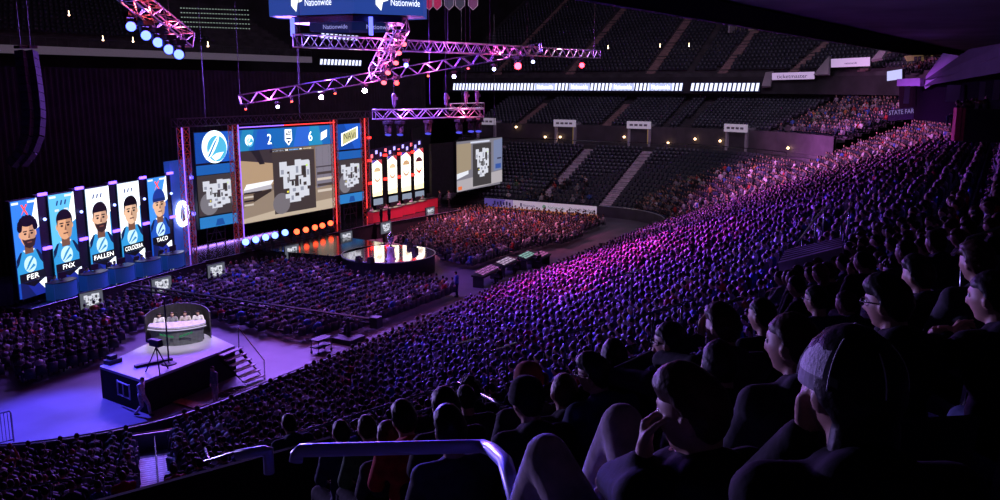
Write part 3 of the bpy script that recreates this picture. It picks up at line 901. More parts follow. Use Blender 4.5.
def player_banner(px0, px1, name, style, skin, hair, bg, label, zb=1.75, zt=7.45):
    P = atV(px0, 260, PL, PQ); Q = atV(px1, 260, PL, PQ); w = (Q-P).length
    o = empty('player_banner', (P.x, P.y, zb)); H = zt-zb; asp = w/H
    S = Scr((0, 0, 0), WU, UZ, w, H, .004)
    b0, b1 = bg
    S.rect(0, 0, 1, 1, E(b0, .95), up=False)
    S.poly([(0, .35), (.45, .45), (1, .95), (1, 1), (0, 1)], E(b1, 1.05)); S.poly([(.55, .62), (.95, 1), (1, 1), (1, .7)], E('#f4faff', 1.25) if style != 'beard' else E('#ffffff', 1.45))
    if style in ('beard', 'short'): S.rect(.08, .42, .95, .96, E('#f2f8ff', 1.3))
    # emblem at the top corner and a small team line
    if style in ('curly', 'beanie'):
        S.poly([(.34, .84), (.40, .86), (.62, .95), (.56, .955)], E('#ff4a3a', 1.2)); S.poly([(.56, .84), (.62, .845), (.42, .955), (.36, .95)], E('#ff4a3a', 1.2))
    else:
        for k in range(3): S.poly([(.26+.16*k, .88), (.31+.16*k, .93), (.37+.16*k, .93), (.32+.16*k, .88)], E('#1d3f8c', .7), up=(k == 0))
        for k in range(2): S.rect(.2+.36*k, .815, .36+.36*k, .84, E('#dbe6f5', .9), up=(k == 0))
    S.rect(.02, .962, .28, .985, E('#e6eefc', 1.0)); S.rect(.62, .962, .96, .985, E('#e6eefc', 1.0), up=False)
    # shirt
    jersey = '#2f93d2' if style != 'beanie' else '#1b4fb4'
    S.poly([(0, .16), (0, .40), (.16, .47), (.36, .49), (.64, .49), (.84, .47), (1, .40), (1, .16)], E(jersey, .95))
    S.poly([(0, .40), (.16, .47), (.24, .475), (.1, .36), (0, .32)], E('#12285e', .5)); S.poly([(1, .40), (.84, .47), (.76, .475), (.9, .36), (1, .32)], E('#12285e', .5))
    S.ell(.5, .49, .22, .035, E('#e8f0fa', 1.0), 16, PI, 2*PI)
    # chest emblem
    S.ell(.5, .335, .24, .24*asp*1.0, E('#bfe2f5', 1.0)); S.poly([(.30, .28), (.38, .29), (.66, .40), (.60, .41), (.45, .36)], E(jersey, .8)); S.poly([(.36, .265), (.7, .31), (.62, .335), (.46, .29)], E(jersey, .8))
    face_skin(S, .5, .655, .295, .295*asp*1.36, skin, hair, style)
    # name bar
    S.rect(0, .165, 1, .255, E('#15161f', .5)); n = len(name); hw = min(.42, .062*n+.05)
    S.text(name, .5-hw, .185, .5+hw, .236, E('#ffffff', 1.7))
    S.rect(0, 0, 1, .165, E('#1f2fa4', .7)); S.poly([(0, 0), (.55, 0), (.2, .165), (0, .165)], E('#16246e', .6)); S.poly([(.6, .165), (1, .165), (1, .02)], E('#eef4ff', 1.2)); S.poly([(.05, .165), (.95, .165), (.5, .10)], E('#15161f', .4))
    S.build('picture', o)
    n = Vector((-WU.y, WU.x, 0)); c = WU*(w/2)+n*.2+Vector((0, 0, H/2))
    mb = MB(); mb.box(c, (w+.08, .3, H+.08), 0, (WU, n, UZ)); mb.build('cabinet', BLACK, o)
    tag(o, label, 'player banner')
    return P, Q
PB = [(16, 42, 'FER', 'curly', '#d8a080', '#0c0a0e', ('#1a46b4', '#2f78dc'), 'tall blue player banner reading FER, bearded man with curly hair'),
      (54, 79, 'FNX', 'plain', '#d9a078', '#120c0c', ('#2a8cd2', '#5ab4e8'), 'tall blue player banner reading FNX, man with short dark hair'),
      (91, 114, 'FALLEN', 'beard', '#e0b090', '#1c1210', ('#3a98d8', '#e8f4ff'), 'tall player banner reading FALLEN, bearded man on white ground'),
      (123, 144, 'COLDZERA', 'short', '#e4b898', '#0e0a0c', ('#2a8ad0', '#e6f2ff'), 'tall player banner reading COLDZERA, man with black hair'),
      (153, 171.5, 'TACO', 'beanie', '#e0b090', '#1b3a9a', ('#1a4cb8', '#3a86dc'), 'tall player banner reading TACO, man in a blue beanie')]
ends = [player_banner(*a) for a in PB]
# black masking and pixel lights between the banners
for i in range(5):
    P = ends[i][1]; Q = ends[i+1][0] if i < 4 else P+WU*1.0
    w = (Q-P).length; n = Vector((-WU.y, WU.x, 0)); o = empty('banner_pillar', (P.x, P.y, DZ))
    mb = MB(); mb.box(WU*(w/2)+n*.25+UZ*3.1, (w-.12, .3, 6.2), 0, (WU, n, UZ)); mb.build('mask', BLACK, o)
    for z in (6.2, 2.95):
        mb = MB(); mb.box(WU*(w/2)-n*.05+UZ*z, (min(w*.7, .62), .16, .17), 0, (WU, n, UZ)); mb.build('light_bar', E('#6a48ff', 4.5), o)
    mb = MB(); mb.ball(WU*(w/2)-n*.05+UZ*4.7, .1, 8, 6); mb.build('lens', E('#8fa0ff', 3), o)
    tag(o, 'black pillar with violet light bars ' + ['between the FER and FNX banners', 'between the FNX and FALLEN banners', 'between the FALLEN and COLDZERA banners', 'between the COLDZERA and TACO banners', 'beside the outer edge of the TACO banner'][i], 'pillar')
# blue column with a ring of light
P, Q = atV(173, 230, PL, PQ+WU*4), atV(193, 230, PL, PQ+WU*4); w = (Q-P).length
o = empty('blue_column', (P.x, P.y, DZ)); n = Vector((-WU.y, WU.x, 0))
mb = MB(); mb.box(WU*(w/2)+n*.3+UZ*3.5, (w*.82, .5, 7.0), 0, (WU, n, UZ)); mb.build('panel', mat('blue_panel', (.08, .16, .5), .5, 0, srgb('#2f5fd6'), .35, noise=.2, scale=.6), o)
pts = [WU*(w*.48+.62*math.cos(t))-n*.08+UZ*(3.0+.85*math.sin(t)) for t in [2*PI*i/28 for i in range(29)]]
mb = MB(); mb.path(pts, .17, 8); mb.build('light_ring', E('#dfe6ff', 3.2), o)
mb = MB(); mb.poly([WU*(w*.48+x)-n*.1+UZ*(3.0+y) for x, y in ((-.1, -.62), (.42, -.5), (.2, -.2), (-.02, .1), (-.25, .45), (-.3, 0))]); mb.build('emblem', E('#20306a', .5), o)
mb = MB()
for k in range(9): mb.tube(WU*(w*.98)+UZ*(k*.8), WU*(w*.98+.3)+UZ*((k+1)*.8), .03, n=5); mb.tube(WU*(w*.98+.3)+UZ*(k*.8), WU*(w*.98)+UZ*((k+1)*.8), .03, n=5)
for s in (0, .3): mb.tube(WU*(w*.98+s), WU*(w*.98+s)+UZ*7.2, .04, n=6)
mb.build('side_lattice', ALU, o)
for z in (2.8, 5.6):
    mb = MB(); mb.box(WU*(w*1.05)-n*.15+UZ*z, (.5, .16, .2), 0, (WU, n, UZ)); mb.build('light_bar', E('#5a50ff', 5), o)
tag(o, 'blue stage column with a glowing white ring emblem beside the swirl banner', 'column')

# the other team's banners, mostly burnt white
RLx = [(372.5, 382), (388, 397), (401.5, 411), (414.5, 423.5)]
for i, (a, b) in enumerate(RLx):
    x0, x1 = atY(a, 180, YS).x, atY(b, 175, YS).x; w = x1-x0
    zt = [6.75, 7.0, 7.2, 7.45][i]; zb = 3.2; H = zt-zb; asp = w/H
    o = empty('player_banner', (x0, YS, zb)); S = Scr((0, 0, 0), UX, UZ, w, H, .004)
    S.rect(0, 0, 1, 1, E('#fff6e2', 2.0), up=False); S.poly([(0, 0), (1, 0), (1, .14), (0, .1)], E('#ffe9b0', 1.4))
    S.poly([(0, 1), (0, .9), (.6, 1)], E('#5a3cae', .9)); S.poly([(1, 1), (1, .86), (.5, 1)], E('#c03a4a', .9))
    S.ell(.5, .60, .34, .34*asp*1.25, E('#f2d8bc', 1.35)); S.ell(.5, .56, .36, .36*asp*1.15, E('#c8a088', .9), 20, PI*1.05, PI*1.95)
    S.ell(.5, .60, .31, .31*asp*1.2, E('#fbe6cc', 1.6))
    for sx in (-.12, .12): S.rect(.5+sx-.05, .62, .5+sx+.05, .635, E('#8a6458', .6), up=(sx < 0))
    S.rect(.42, .50, .58, .512, E('#a06a5c', .6))
    hair = ['#d8b48a', '#e8c8a0', '#caa078', '#5a2430'][i]; S.ell(.5, .68, .36, .36*asp*.8, E(hair, .9), 18, 0, PI)
    if i == 3: S.poly([(.2, .50), (.5, .36), (.8, .50), (.5, .44)], E('#d83a2a', 1.0))
    S.poly([(.1, .12), (.3, .34), (.7, .34), (.9, .12)], E('#ffeec0', 1.5))
    S.build('picture', o); mb = MB(); mb.box((w/2, .2, H/2), (w+.06, .25, H+.06)); mb.build('cabinet', BLACK, o)
    tag(o, 'white player banner of the red desks, ' + ['next to the red-lit tower', 'second from the red-lit tower', 'third from the red-lit tower', 'dark hair and red collar, farthest from tower'][i], 'player banner')
    mb = MB(); mb.box((w/2, -.05, -.55), (w*.9, .1, .6)); mb2 = mb.build('name_screen', E('#8f9ab0', .7), o)
for i, px in enumerate((369.5, 385, 399.3, 412.8)):
    x = atY(px, 170, YS-.1).x; o = empty('banner_pillar', (x, YS-.1, DZ))
    mb = MB(); mb.box((0, .2, 3.1), (.5, .3, 6.0 if i else 7)); mb.build('mask', BLACK, o)
    for z in ((5.75, 3.4) if i else (7.6, 5.4, 3.2)):
        mb = MB(); mb.box((0, -.05, z), (.42, .16, .22)); mb.build('light_bar', E('#ff2420', 5), o)
    tag(o, 'black pillar with red lamps ' + ['on the tower side of the white banners', 'between the first two white banners from the tower', 'between the two middle white banners', 'between the last two white banners'][i], 'pillar')
# spotted header strip above the white banners
xa, xb = atY(371, 158, YS).x, atY(423, 150, YS).x
S = Scr((xa, YS+.1, 6.6), Vector((1, 0, .07)), UZ, xb-xa, 1.2, .004); S.rect(0, 0, 1, 1, E('#1c1030', .5), up=False)
for k in range(12): S.rect(.01+.083*k, .55 if k % 2 else .3, .05+.083*k, .85 if k % 2 else .6, E('#a89aff' if k % 3 else '#ff6a7a', 1.6), up=(k == 0))
tag(S.build('header_light_strip'), 'spotted violet and red light strip above the white player banners', 'light strip')
# ================================================================== people
SKIN = mat('skin', (.50, .30, .22), .5, noise=.08, scale=20)
HAIRS = {'dark': mat('dark_hair', (.012, .009, .009), .5, noise=.3, scale=60, bump=.15, spec=.25), 'brown': mat('brown_hair', (.05, .022, .013), .5, noise=.3, scale=60, bump=.15, spec=.3),
         'sandy': mat('sandy_hair', (.12, .065, .035), .5, noise=.3, scale=60, bump=.15, spec=.3), 'grey': mat('grey_hair', (.2, .19, .19), .6, noise=.4, scale=60, bump=.6)}
def cloth(name, c): return mat('cloth_'+name, c, .85, noise=.3, scale=14, bump=.25, spec=.2)
CL = {'black': cloth('black', (.012, .012, .014)), 'charcoal': cloth('charcoal', (.04, .04, .045)), 'navy': cloth('navy', (.025, .035, .09)), 'grey': cloth('grey', (.20, .20, .22)),
      'white': cloth('white', (.62, .60, .62)), 'red': cloth('red', (.45, .03, .03)), 'blue': cloth('blue', (.05, .12, .42)), 'green': cloth('green', (.08, .16, .07)), 'stone': cloth('stone', (.42, .37, .35)), 'denim': cloth('denim', (.06, .09, .18))}
EYEM = mat('eye_white', (.7, .68, .66), .2, noise=0)


def meld(mb, name, mats, vox, smooth=2, parent=None):
    """closed shapes grown together into one continuous skin"""
    me = mb.mesh('tmp', mats); ob = bpy.data.objects.new('tmp', me); COL.objects.link(ob)
    r = ob.modifiers.new('r', 'REMESH'); r.mode = 'VOXEL'; r.voxel_size = vox; r.use_smooth_shade = True
    if smooth: s = ob.modifiers.new('s', 'SMOOTH'); s.factor = .5; s.iterations = smooth
    dg = bpy.context.evaluated_depsgraph_get(); dg.update()
    out = bpy.data.meshes.new_from_object(ob.evaluated_get(dg)); out.name = name
    bpy.data.objects.remove(ob); bpy.data.meshes.remove(me)
    out.materials.clear()
    for m in mats: out.materials.append(m)
    return out


def sm(t): t = max(0, min(1, t)); return t*t*(3-2*t)
def head_point(x, y, z):
    """unit direction -> head surface in metres, face towards +y"""
    rx, ry, rz = .077, .098, .119
    px, py, pz = x*rx, y*ry, z*rz
    if z < 0:
        t = -z; px *= 1-.30*t**1.5; 
        if y > 0: py *= 1-.10*t
        else: py *= 1-.34*t**1.2
    if y > 0: px *= 1-.10*y*y*max(0, 1-abs(z))
    if y < 0 and z > 0: py *= 1.03
    if y > 0:
        f = 1.0
        g = math.exp(-(x/.17)**2)
        nose = 0
        if -.36 < z < .2: nose = sm((.2-z)/.46)*(1 if z > -.26 else sm((z+.36)/.10))
        py += .023*g*nose
        py += .007*math.exp(-((z-.27)/.10)**2)*math.exp(-(x/.55)**2)              # brow
        py -= .010*math.exp(-((z-.10)/.09)**2)*(math.exp(-((x-.38)/.17)**2)+math.exp(-((x+.38)/.17)**2))
        py += .009*math.exp(-((z+.47)/.045)**2)*math.exp(-(x/.22)**2)            # upper lip
        py += .008*math.exp(-((z+.58)/.045)**2)*math.exp(-(x/.20)**2)
        py -= .004*math.exp(-((z+.525)/.02)**2)*math.exp(-(x/.26)**2)
        py += .020*math.exp(-((z+.84)/.14)**2)*math.exp(-(x/.35)**2)             # chin
        px *= 1+.05*math.exp(-((z+.02)/.18)**2)                                  # cheekbones
    return px, py, pz


def head_mb(mb, c, ax, nu=44, nv=34, scale=1.0):
    X, Y, Z = ax; vs = []
    def put(x, y, z): a, b, d = head_point(x, y, z); return c+(X*a+Y*b+Z*d)*scale
    vs.append(put(0, 0, 1))
    for j in range(1, nv):
        t = PI*j/nv
        for i in range(nu):
            p = 2*PI*i/nu; vs.append(put(math.sin(t)*math.cos(p), math.sin(t)*math.sin(p), math.cos(t)))
    vs.append(put(0, 0, -1)); L = len(vs)-1
    fs = [(0, 1+i, 1+(i+1) % nu) for i in range(nu)]
    for j in range(nv-2):
        a = 1+j*nu; b = a+nu; fs += [(a+i, b+i, b+(i+1) % nu, a+(i+1) % nu) for i in range(nu)]
    a = 1+(nv-2)*nu; fs += [(L, a+(i+1) % nu, a+i) for i in range(nu)]
    mb.add(vs, fs)
    for s in (-1, 1):
        e = c+(X*(s*.079)+Y*(-.008)+Z*(-.008))*scale
        mb.ball(e, (.011*scale, .024*scale, .032*scale), 10, 8, ax=((X-Y*s*.35).normalized(), (Y+X*s*.35).normalized(), Z))
    return mb


def hair_mb(mb, c, ax, style, scale=1.0, seed=1):
    X, Y, Z = ax; r = random.Random(seed)
    def shell(k, cut, n=30, m=22, lift=0, back=0):
        """cap that follows the skull; cut(y,z,x) true where hair grows"""
        vs = []; idx = {}; fs = []
        for j in range(m+1):
            t = PI*j/m*.78
            for i in range(n):
                p = 2*PI*i/n; x, y, z = math.sin(t)*math.cos(p), math.sin(t)*math.sin(p), math.cos(t)
                a, b, d = head_point(x, min(y, .999), z)
                if y > 0: b = min(b, y*.100)
                g = cut(x, y, z); th = k*g+r.uniform(-.003, .003)*g-(.006*(1-g))
                L = math.sqrt(a*a+b*b+d*d); s = (L+th+lift*max(0, z)*max(0, .4+y)*g)/L
                vs.append(c+(X*a*s+Y*b*s+Z*d*s)*scale)
        for j in range(m):
            for i in range(n):
                fs.append((j*n+i, (j+1)*n+i, (j+1)*n+(i+1) % n, j*n+(i+1) % n))
        fs.append(tuple(range(m*n, (m+1)*n))[::-1])
        mb.add(vs, fs)
    hl = lambda x, y, z: sm((z-(.42 if y > .3 else .42*max(0, y/.3) if y > 0 else -.62*min(1, -y*1.6) if y < 0 else 0))/.16+.4)
    if style == 'short': shell(.010, hl)
    elif style == 'buzz': shell(.006, hl)
    elif style == 'quiff': shell(.008, hl, lift=.040)
    elif style == 'tall': shell(.015, hl, lift=.03)
    elif style == 'curly':
        shell(.02, hl)
        for k in range(70):
            t = r.uniform(0, 1.75); p = r.uniform(0, 2*PI); x, y, z = math.sin(t)*math.cos(p), math.sin(t)*math.sin(p), math.cos(t)
            if y > .35 and z < .5: continue
            a, b, d = head_point(x, y, z); mb.ball(c+(X*a*1.17+Y*b*1.17+Z*d*1.17)*scale, .022*scale, 7, 5)
    elif style == 'long':
        shell(.022, hl)
        mb.ball(c+(Y*-.055+Z*-.10)*scale, (.082*scale, .055*scale, .13*scale), 14, 10, ax=ax)
    elif style == 'shaggy':
        shell(.024, hl)
        for k in range(46):
            t = r.uniform(.1, 1.6); p = r.uniform(0, 2*PI); x, y, z = math.sin(t)*math.cos(p), math.sin(t)*math.sin(p), math.cos(t)
            if y > .4 and z < .45: continue
            a, b, d = head_point(x, y, z); q = c+(X*a+Y*b+Z*d)*1.12*scale
            mb.cap(q, q+(X*a*.25+Y*(b*.25+.012)+Z*(d*.1-.008))*scale*1.2, .016*scale, .006*scale, 6)
    return mb


def solve(a, b, l1, l2, hint):
    a, b = Vector(a), Vector(b); d = b-a; L = min(d.length, (l1+l2)*.999); d.normalize()
    k = (l1*l1-l2*l2+L*L)/(2*L); h = math.sqrt(max(0, l1*l1-k*k))
    n = Vector(hint)-d*Vector(hint).dot(d); n.normalize()
    return a+d*k+n*h, a+d*L


def hand_mb(mb, w, d, n, side, curl=.5, spread=.12, scale=1.0):
    """w wrist, d finger direction, n palm normal (fingers curl towards n), side: unit vector towards the thumb"""
    d = Vector(d).normalized(); n = Vector(n); n = (n-d*n.dot(d)).normalized(); s = d.cross(n).normalized()
    if s.dot(Vector(side)) < 0: s = -s
    S = scale
    mb.cap(w-d*.02*S, w+d*.02*S, .024*S, .026*S, 8)
    L = (.078, .088, .081, .062); off = (.030, .010, -.011, -.030); R = (.0095, .010, .0095, .008)
    for i in range(4):
        k = w+(d*(.092-.006*abs(i-1.2))+s*off[i])*S
        mb.cap(w+(d*.012+s*off[i]*.6)*S, k, .016*S, .0135*S, 8)
        p = k; ang = 0; fd = (d+s*(spread*(1.5-i)*.35)).normalized()
        for q, fr in enumerate((.46, .31, .23)):
            ang += curl*(.75, .95, .6)[q]*(1+.07*(i-1))
            v = fd*math.cos(ang)+n*math.sin(ang); e = p+v*(L[i]*fr*S); mb.cap(p, e, R[i]*S*(1-.08*q), R[i]*S*(.92-.08*q), 7); p = e
    b = w+(d*.028+s*.024)*S; v1 = (d*.62+s*.62+n*.35).normalized(); m = b+v1*.042*S; v2 = (d*.85+s*.15+n*(.25+.5*curl)).normalized(); e = m+v2*.032*S; f = e+(v2+n*.2*curl).normalized()*.024*S
    mb.cap(b, m, .017*S, .0125*S, 8); mb.cap(m, e, .0115*S, .0105*S, 7); mb.cap(e, f, .0102*S, .0085*S, 7)


REST = dict(lean=.06, yaw=0., nod=.08, tilt=0., wl=(-.10, .36, .62), wr=(.10, .36, .62), hl=((.25, .9, -.15), (0, -.2, -1)), hr=((-.25, .9, -.15), (0, -.2, -1)), curl=.45, knees=((-.13, .43, .50), (.13, .43, .50)), ankles=((-.12, .42, .09), (.12, .42, .09)), stand=False, hip=.50)
def skeleton(P):
    S = dict(REST); S.update(P)
    hip = Vector((0, 0, S['hip']))
    def up(v):
        v = Vector(v); a = -S['lean']; y, z = v.y, v.z
        return hip+Vector((v.x, y*math.cos(a)-z*math.sin(a), y*math.sin(a)+z*math.cos(a)))
    J = dict(hip=hip, belly=up((0, .0, .20)), chest=up((0, -.015, .40)), neck=up((0, -.005, .545)), sl=up((-.185, -.015, .51)), sr=up((.185, -.015, .51)))
    hb = up((0, .025, .625))
    c, s = math.cos(S['yaw']), math.sin(S['yaw'])
    Y = Vector((-s, c, 0)); X = Vector((c, s, 0)); Z = Vector((0, 0, 1))
    n = S['nod']; Y, Z = Y*math.cos(n)-Z*math.sin(n), Y*math.sin(n)+Z*math.cos(n)
    t = S['tilt']; X, Z = X*math.cos(t)+Z*math.sin(t), Z*math.cos(t)-X*math.sin(t)
    J['hax'] = (X, Y, Z); J['head'] = hb+Z*.09+Y*.022; J['hb'] = hb
    if S['lean'] < .5: J['head'].z = max(J['head'].z, J['hb'].z+.06)
    for k, sd in (('l', -1), ('r', 1)):
        e, w = solve(J['s'+k], S['w'+k], .285, .255, S.get('e'+k, (sd*.8, -.3, -.8))); J['e'+k], J['w'+k] = e, w
    J['S'] = S
    return J


def body_mb(J, hands=True, detail=True):
    S = J['S']; mb = MB()
    mb.ball(J['hip']+Vector((0, 0, .03)), (.165, .125, .13), 16, 10); mb.ball(J['belly'], (.148, .115, .17), 16, 10); mb.ball(J['chest'], (.168, .125, .19), 16, 10)
    mb.cap(J['sl'], J['sr'], .062, n=10); mb.cap(J['neck']-Vector((0, 0, .03)), J['hb']+Vector((0, 0, .05)), .060, .054, 12)
    head_mb(mb, J['head'], J['hax'], *((44, 34) if detail else (20, 16)))
    for k, sd in (('l', -1), ('r', 1)):
        mb.cap(J['s'+k], J['e'+k], .052, .040, 10); mb.cap(J['e'+k], J['w'+k], .041, .027, 10)
        if hands:
            d, n = S['h'+k]; hand_mb(mb, J['w'+k]+Vector(d).normalized()*.02, d, n, S.get('th'+k, (-sd, 0, .3)), S['curl'])
        h = J['hip']+Vector((sd*.09, .0, 0)); kn = Vector(S['knees'][0 if sd < 0 else 1]); an = Vector(S['ankles'][0 if sd < 0 else 1])
        mb.cap(h, kn, .088, .060, 12); mb.cap(kn, kn.lerp(an, .4), .057, .056, 10); mb.cap(kn.lerp(an, .4), an, .056, .037, 10)
        fd = Vector(S.get('feet', (0, 1, 0))); fd = (fd-Vector((0, 0, fd.z))).normalized()
        mb.cap(an-fd*.03-Vector((0, 0, .04)), an+fd*.15-Vector((0, 0, .05)), .038, .03, 8)
    return mb


def top_mb(J, g=.016, hood=False, sleeve=1.0):
    mb = MB()
    mb.ball(J['hip']+Vector((0, 0, .07)), (.165+g, .125+g, .12), 16, 10); mb.ball(J['belly'], (.150+g, .118+g, .17), 16, 10); mb.ball(J['chest'], (.170+g, .128+g, .19), 16, 10)
    mb.cap(J['sl'], J['sr'], .062+g, n=10)
    nk = J['neck']; mb.ball(nk-Vector((0, 0, .005)), (.088+g, .080+g, .062), 12, 8)
    if hood: mb.ball(nk+Vector((0, -.065, .025)), (.115, .075, .075), 12, 8); mb.ball(nk+Vector((0, -.02, .03)), (.105, .09, .05), 12, 8)
    for k in 'lr':
        mb.cap(J['s'+k], J['e'+k], .055+g, .045+g, 10)
        e = J['e'+k]; w = e.lerp(J['w'+k], sleeve*.96); mb.cap(e, w, .045+g, (.03 if sleeve > .5 else .042)+g*.7, 10)
    return mb


def leg_mb(J, g=.014):
    S = J['S']; mb = MB(); mb.ball(J['hip']+Vector((0, 0, .0)), (.168+g*.4, .128+g*.4, .12), 16, 10)
    for k, sd in (('l', -1), ('r', 1)):
        h = J['hip']+Vector((sd*.09, 0, 0)); kn = Vector(S['knees'][0 if sd < 0 else 1]); an = Vector(S['ankles'][0 if sd < 0 else 1])
        mb.cap(h, kn, .092+g, .063+g, 12); mb.cap(kn, kn.lerp(an, .45), .062+g, .058+g, 10); mb.cap(kn.lerp(an, .45), an.lerp(kn, .08), .058+g, .046+g, 10)
    return mb


def shoe_mb(J, k):
    S = J['S']; an = Vector(S['ankles'][k]); fd = Vector(S.get('feet', (0, 1, 0))); fd = (fd-Vector((0, 0, fd.z))).normalized()
    mb = MB(); mb.cap(an-fd*.04-Vector((0, 0, .045)), an+fd*.16-Vector((0, 0, .055)), .045, .036, 10); mb.cap(an, an-fd*.02-Vector((0, 0, .05)), .045, .045, 8); return mb


_PM = {}
def person(name, loc, rz, pose, key, top='black', legs='denim', hair='dark', style='short', vox=.02, hood=False, sleeve=1.0, detail=False, hands=True, extras=None, label=None, group=None, shoes=True, scale=1.0, seed=1):
    """one continuous body, with hair and clothing as its children"""
    J = skeleton(pose)
    def get(k, fn, mats, v):
        if k not in _PM: _PM[k] = fn(mats, v)
        return _PM[k]
    bkey = ('body', key, vox)
    def body(mats, v): return meld(body_mb(J, hands, detail), 'person_body', mats, v, 1)
    me = get(bkey, body, [SKIN], vox)
    o = link(name, me, None, loc, rz); o.scale = (scale,)*3
    t = get(('top', key, top, hood, sleeve), lambda m, v: meld(top_mb(J, hood=hood, sleeve=sleeve), 'top', m, v, 3), [CL[top]], max(vox, .014)); link('jacket' if sleeve > .5 else 'shirt', t, o)
    t = get(('legs', key, legs), lambda m, v: meld(leg_mb(J), 'legs', m, v, 3), [CL[legs]], max(vox, .016)); link('trousers', t, o)
    if style:
        def mk(m, v): return meld(hair_mb(MB(), J['head'], J['hax'], style, seed=seed), 'hair', m, max(.007, v*.6), 1)
        t = get(('hair', key, hair, style, seed), mk, [HAIRS[hair]], vox); link('hair', t, o)
    if shoes:
        for k in (0, 1): link('shoe', get(('shoe', key, k), lambda m, v: meld(shoe_mb(J, k), 'shoe', m, .014, 1), [CL['charcoal']], .014), o)
    for ex in (extras or []):
        nm, mbx, mm = ex(J); mbx.build(nm, mm, o, True)
    tag(o, label, 'person', group)
    return o


def glasses(J):
    X, Y, Z = J['hax']; c = J['head']; mb = MB()
    for s in (-1, 1):
        pts = [c+X*(s*.034+.024*math.cos(t))+Z*(.010+.019*math.sin(t))+Y*.101 for t in [2*PI*i/12 for i in range(13)]]; mb.path(pts, .003, 6)
        mb.tube(c+X*(s*.058)+Y*.100+Z*.014, c+X*(s*.083)+Y*.0+Z*.012, .003, n=6)
    mb.tube(c+X*-.011+Y*.106+Z*.012, c+X*.011+Y*.106+Z*.012, .003, n=6)
    return 'glasses', mb, mat('glasses_frame', (.02, .02, .022), .25)


def eye(s):
    def f(J):
        X, Y, Z = J['hax']; c = J['head']; mb = MB(); mb.ball(c+X*(s*.031)+Y*.079+Z*.011, .0125, 10, 8)
        mb.ball(c+X*(s*.031)+Y*.089+Z*.011, (.006, .0045, .006), 8, 6, 1, (X, Y, Z)); return 'eye', mb, [EYEM, mat('iris_dark', (.03, .02, .015), .2, noise=0)]
    return f


# low figures for the thousands far off: torso, arms, thighs, head with hair
def far_person(det=True, pose=0):
    mb = MB(); nu = 8 if det else 6
    # tint classes: 0 top, 1 skin, 2 hair, 3 legs
    mb.lathe([(.13, .44), (.155, .55), (.15, .75), (.19, .93), (.17, 1.02), (.07, 1.08)], n=nu, m=0)
    for i in range(len(mb.v)): x, y, z = mb.v[i]; mb.v[i] = (x*1.1, y*.72+(.06*(z-.5) if z > .5 else 0), z)
    hy = .06
    mb.ball((0, hy, 1.235), (.078, .097, .118), nu, 6, 1)
    mb.ball((0, hy-.018, 1.262), (.086, .098, .105), nu, 5, 2)
    if det: mb.tube((0, hy-.02, 1.05), (0, hy-.01, 1.16), .055, .05, 5, 1, False)
    w = [((-.12, .33, .62), (.12, .33, .62)), ((-.05, .26, .80), (.05, .28, .82)), ((-.08, .16, 1.12), (.12, .33, .62)), ((-.2, .25, 1.25), (.2, .25, 1.3))][pose]
    for s, wp in ((-1, w[0]), (1, w[1])):
        e = (s*.25, .10, .74) if pose < 3 else (s*.3, .12, .95)
        mb.tube((s*.19, .02, .99), e, .056, .046, 5, 0, False); mb.tube(e, wp, .046, .034, 5, 0, False)
        mb.ball(wp, .042, 5, 4, 1)
        mb.tube((s*.09, .02, .50), (s*.13, .44, .51), .09, .065, 5, 3, False)
        if det: mb.tube((s*.13, .44, .53), (s*.12, .42, .04), .062, .045, 5, 3, False)
    return tri(mb)
STAND = dict(hip=.93, lean=.03, knees=((-.10, .03, .50), (.10, .03, .50)), ankles=((-.11, -.01, .09), (.11, .0, .09)), wl=(-.27, .06, .82), wr=(.27, .06, .82), hl=((0, .1, -1), (1, 0, 0)), hr=((0, .1, -1), (-1, 0, 0)), thl=(0, 1, 0), thr=(0, 1, 0), curl=.3)
WALK = dict(STAND, lean=.08, knees=((-.09, .24, .52), (.09, .05, .50)), ankles=((-.09, .30, .10), (.09, -.28, .14)), wl=(-.27, -.18, .86), wr=(.25, .26, .92))
TYPE = dict(lean=.16, wl=(-.13, .40, .80), wr=(.13, .40, .80), hl=((.1, .97, -.1), (0, -.1, -1)), hr=((-.1, .97, -.1), (0, -.1, -1)), curl=.3, nod=-.02)

# ================================================================== desks and players
TEAL = mat('blue_lit_front', (.03, .10, .30), .45, 0, srgb('#1f5cc0'), .16, noise=.15, scale=.8)
REDF = mat('red_lit_front', (.35, .02, .04), .5, 0, srgb('#d01a30'), .30, noise=.15, scale=.8)
def game_desk(loc, rz, fm, label, w=2.0, curved=True):
    o = empty('gaming_desk', loc, rz)          # local -Y faces the audience
    mb = MB(); n = 12; r = []
    for i in range(n+1):
        t = -1+2*i/n; y = -.45-.36*(1-t*t) if curved else -.6
        r.append((t*w/2, y))
    for i in range(n): mb.slab([(r[i][0], r[i][1], .05), (r[i+1][0], r[i+1][1], .05), (r[i+1][0], r[i+1][1], 1.0), (r[i][0], r[i][1], 1.0)], (0, .05, 0))
    mb.build('front_panel', fm, o)
    mb = MB(); pts = [(x, y-.04, 1.0) for x, y in r]+[(w/2, .1, 1.0), (-w/2, .1, 1.0)]; mb.slab(pts, (0, 0, .06)); mb.build('desk_top', mat('desk_top_dark', (.03, .03, .04), .3), o)
    for s in (-1, 1):
        mb = MB(); mb.box((s*(w/2-.03), -.22, .5), (.05, .66, 1.0)); mb.build('side_panel', fm, o)
    mb = MB(); mb.box((0, -.25, 1.10), (.28, .2, .03)); mb.box((0, -.27, 1.2), (.05, .05, .22)); mb.box((0, -.3, 1.38), (.62, .05, .38)); mon = mb.build('monitor', BLACK, o)
    mb = MB(); mb.box((0, -.27, 1.38), (.57, .01, .33)); mb.build('display', E('#9fc4ff', .8), mon)
    tag(o, label, 'gaming desk'); return o
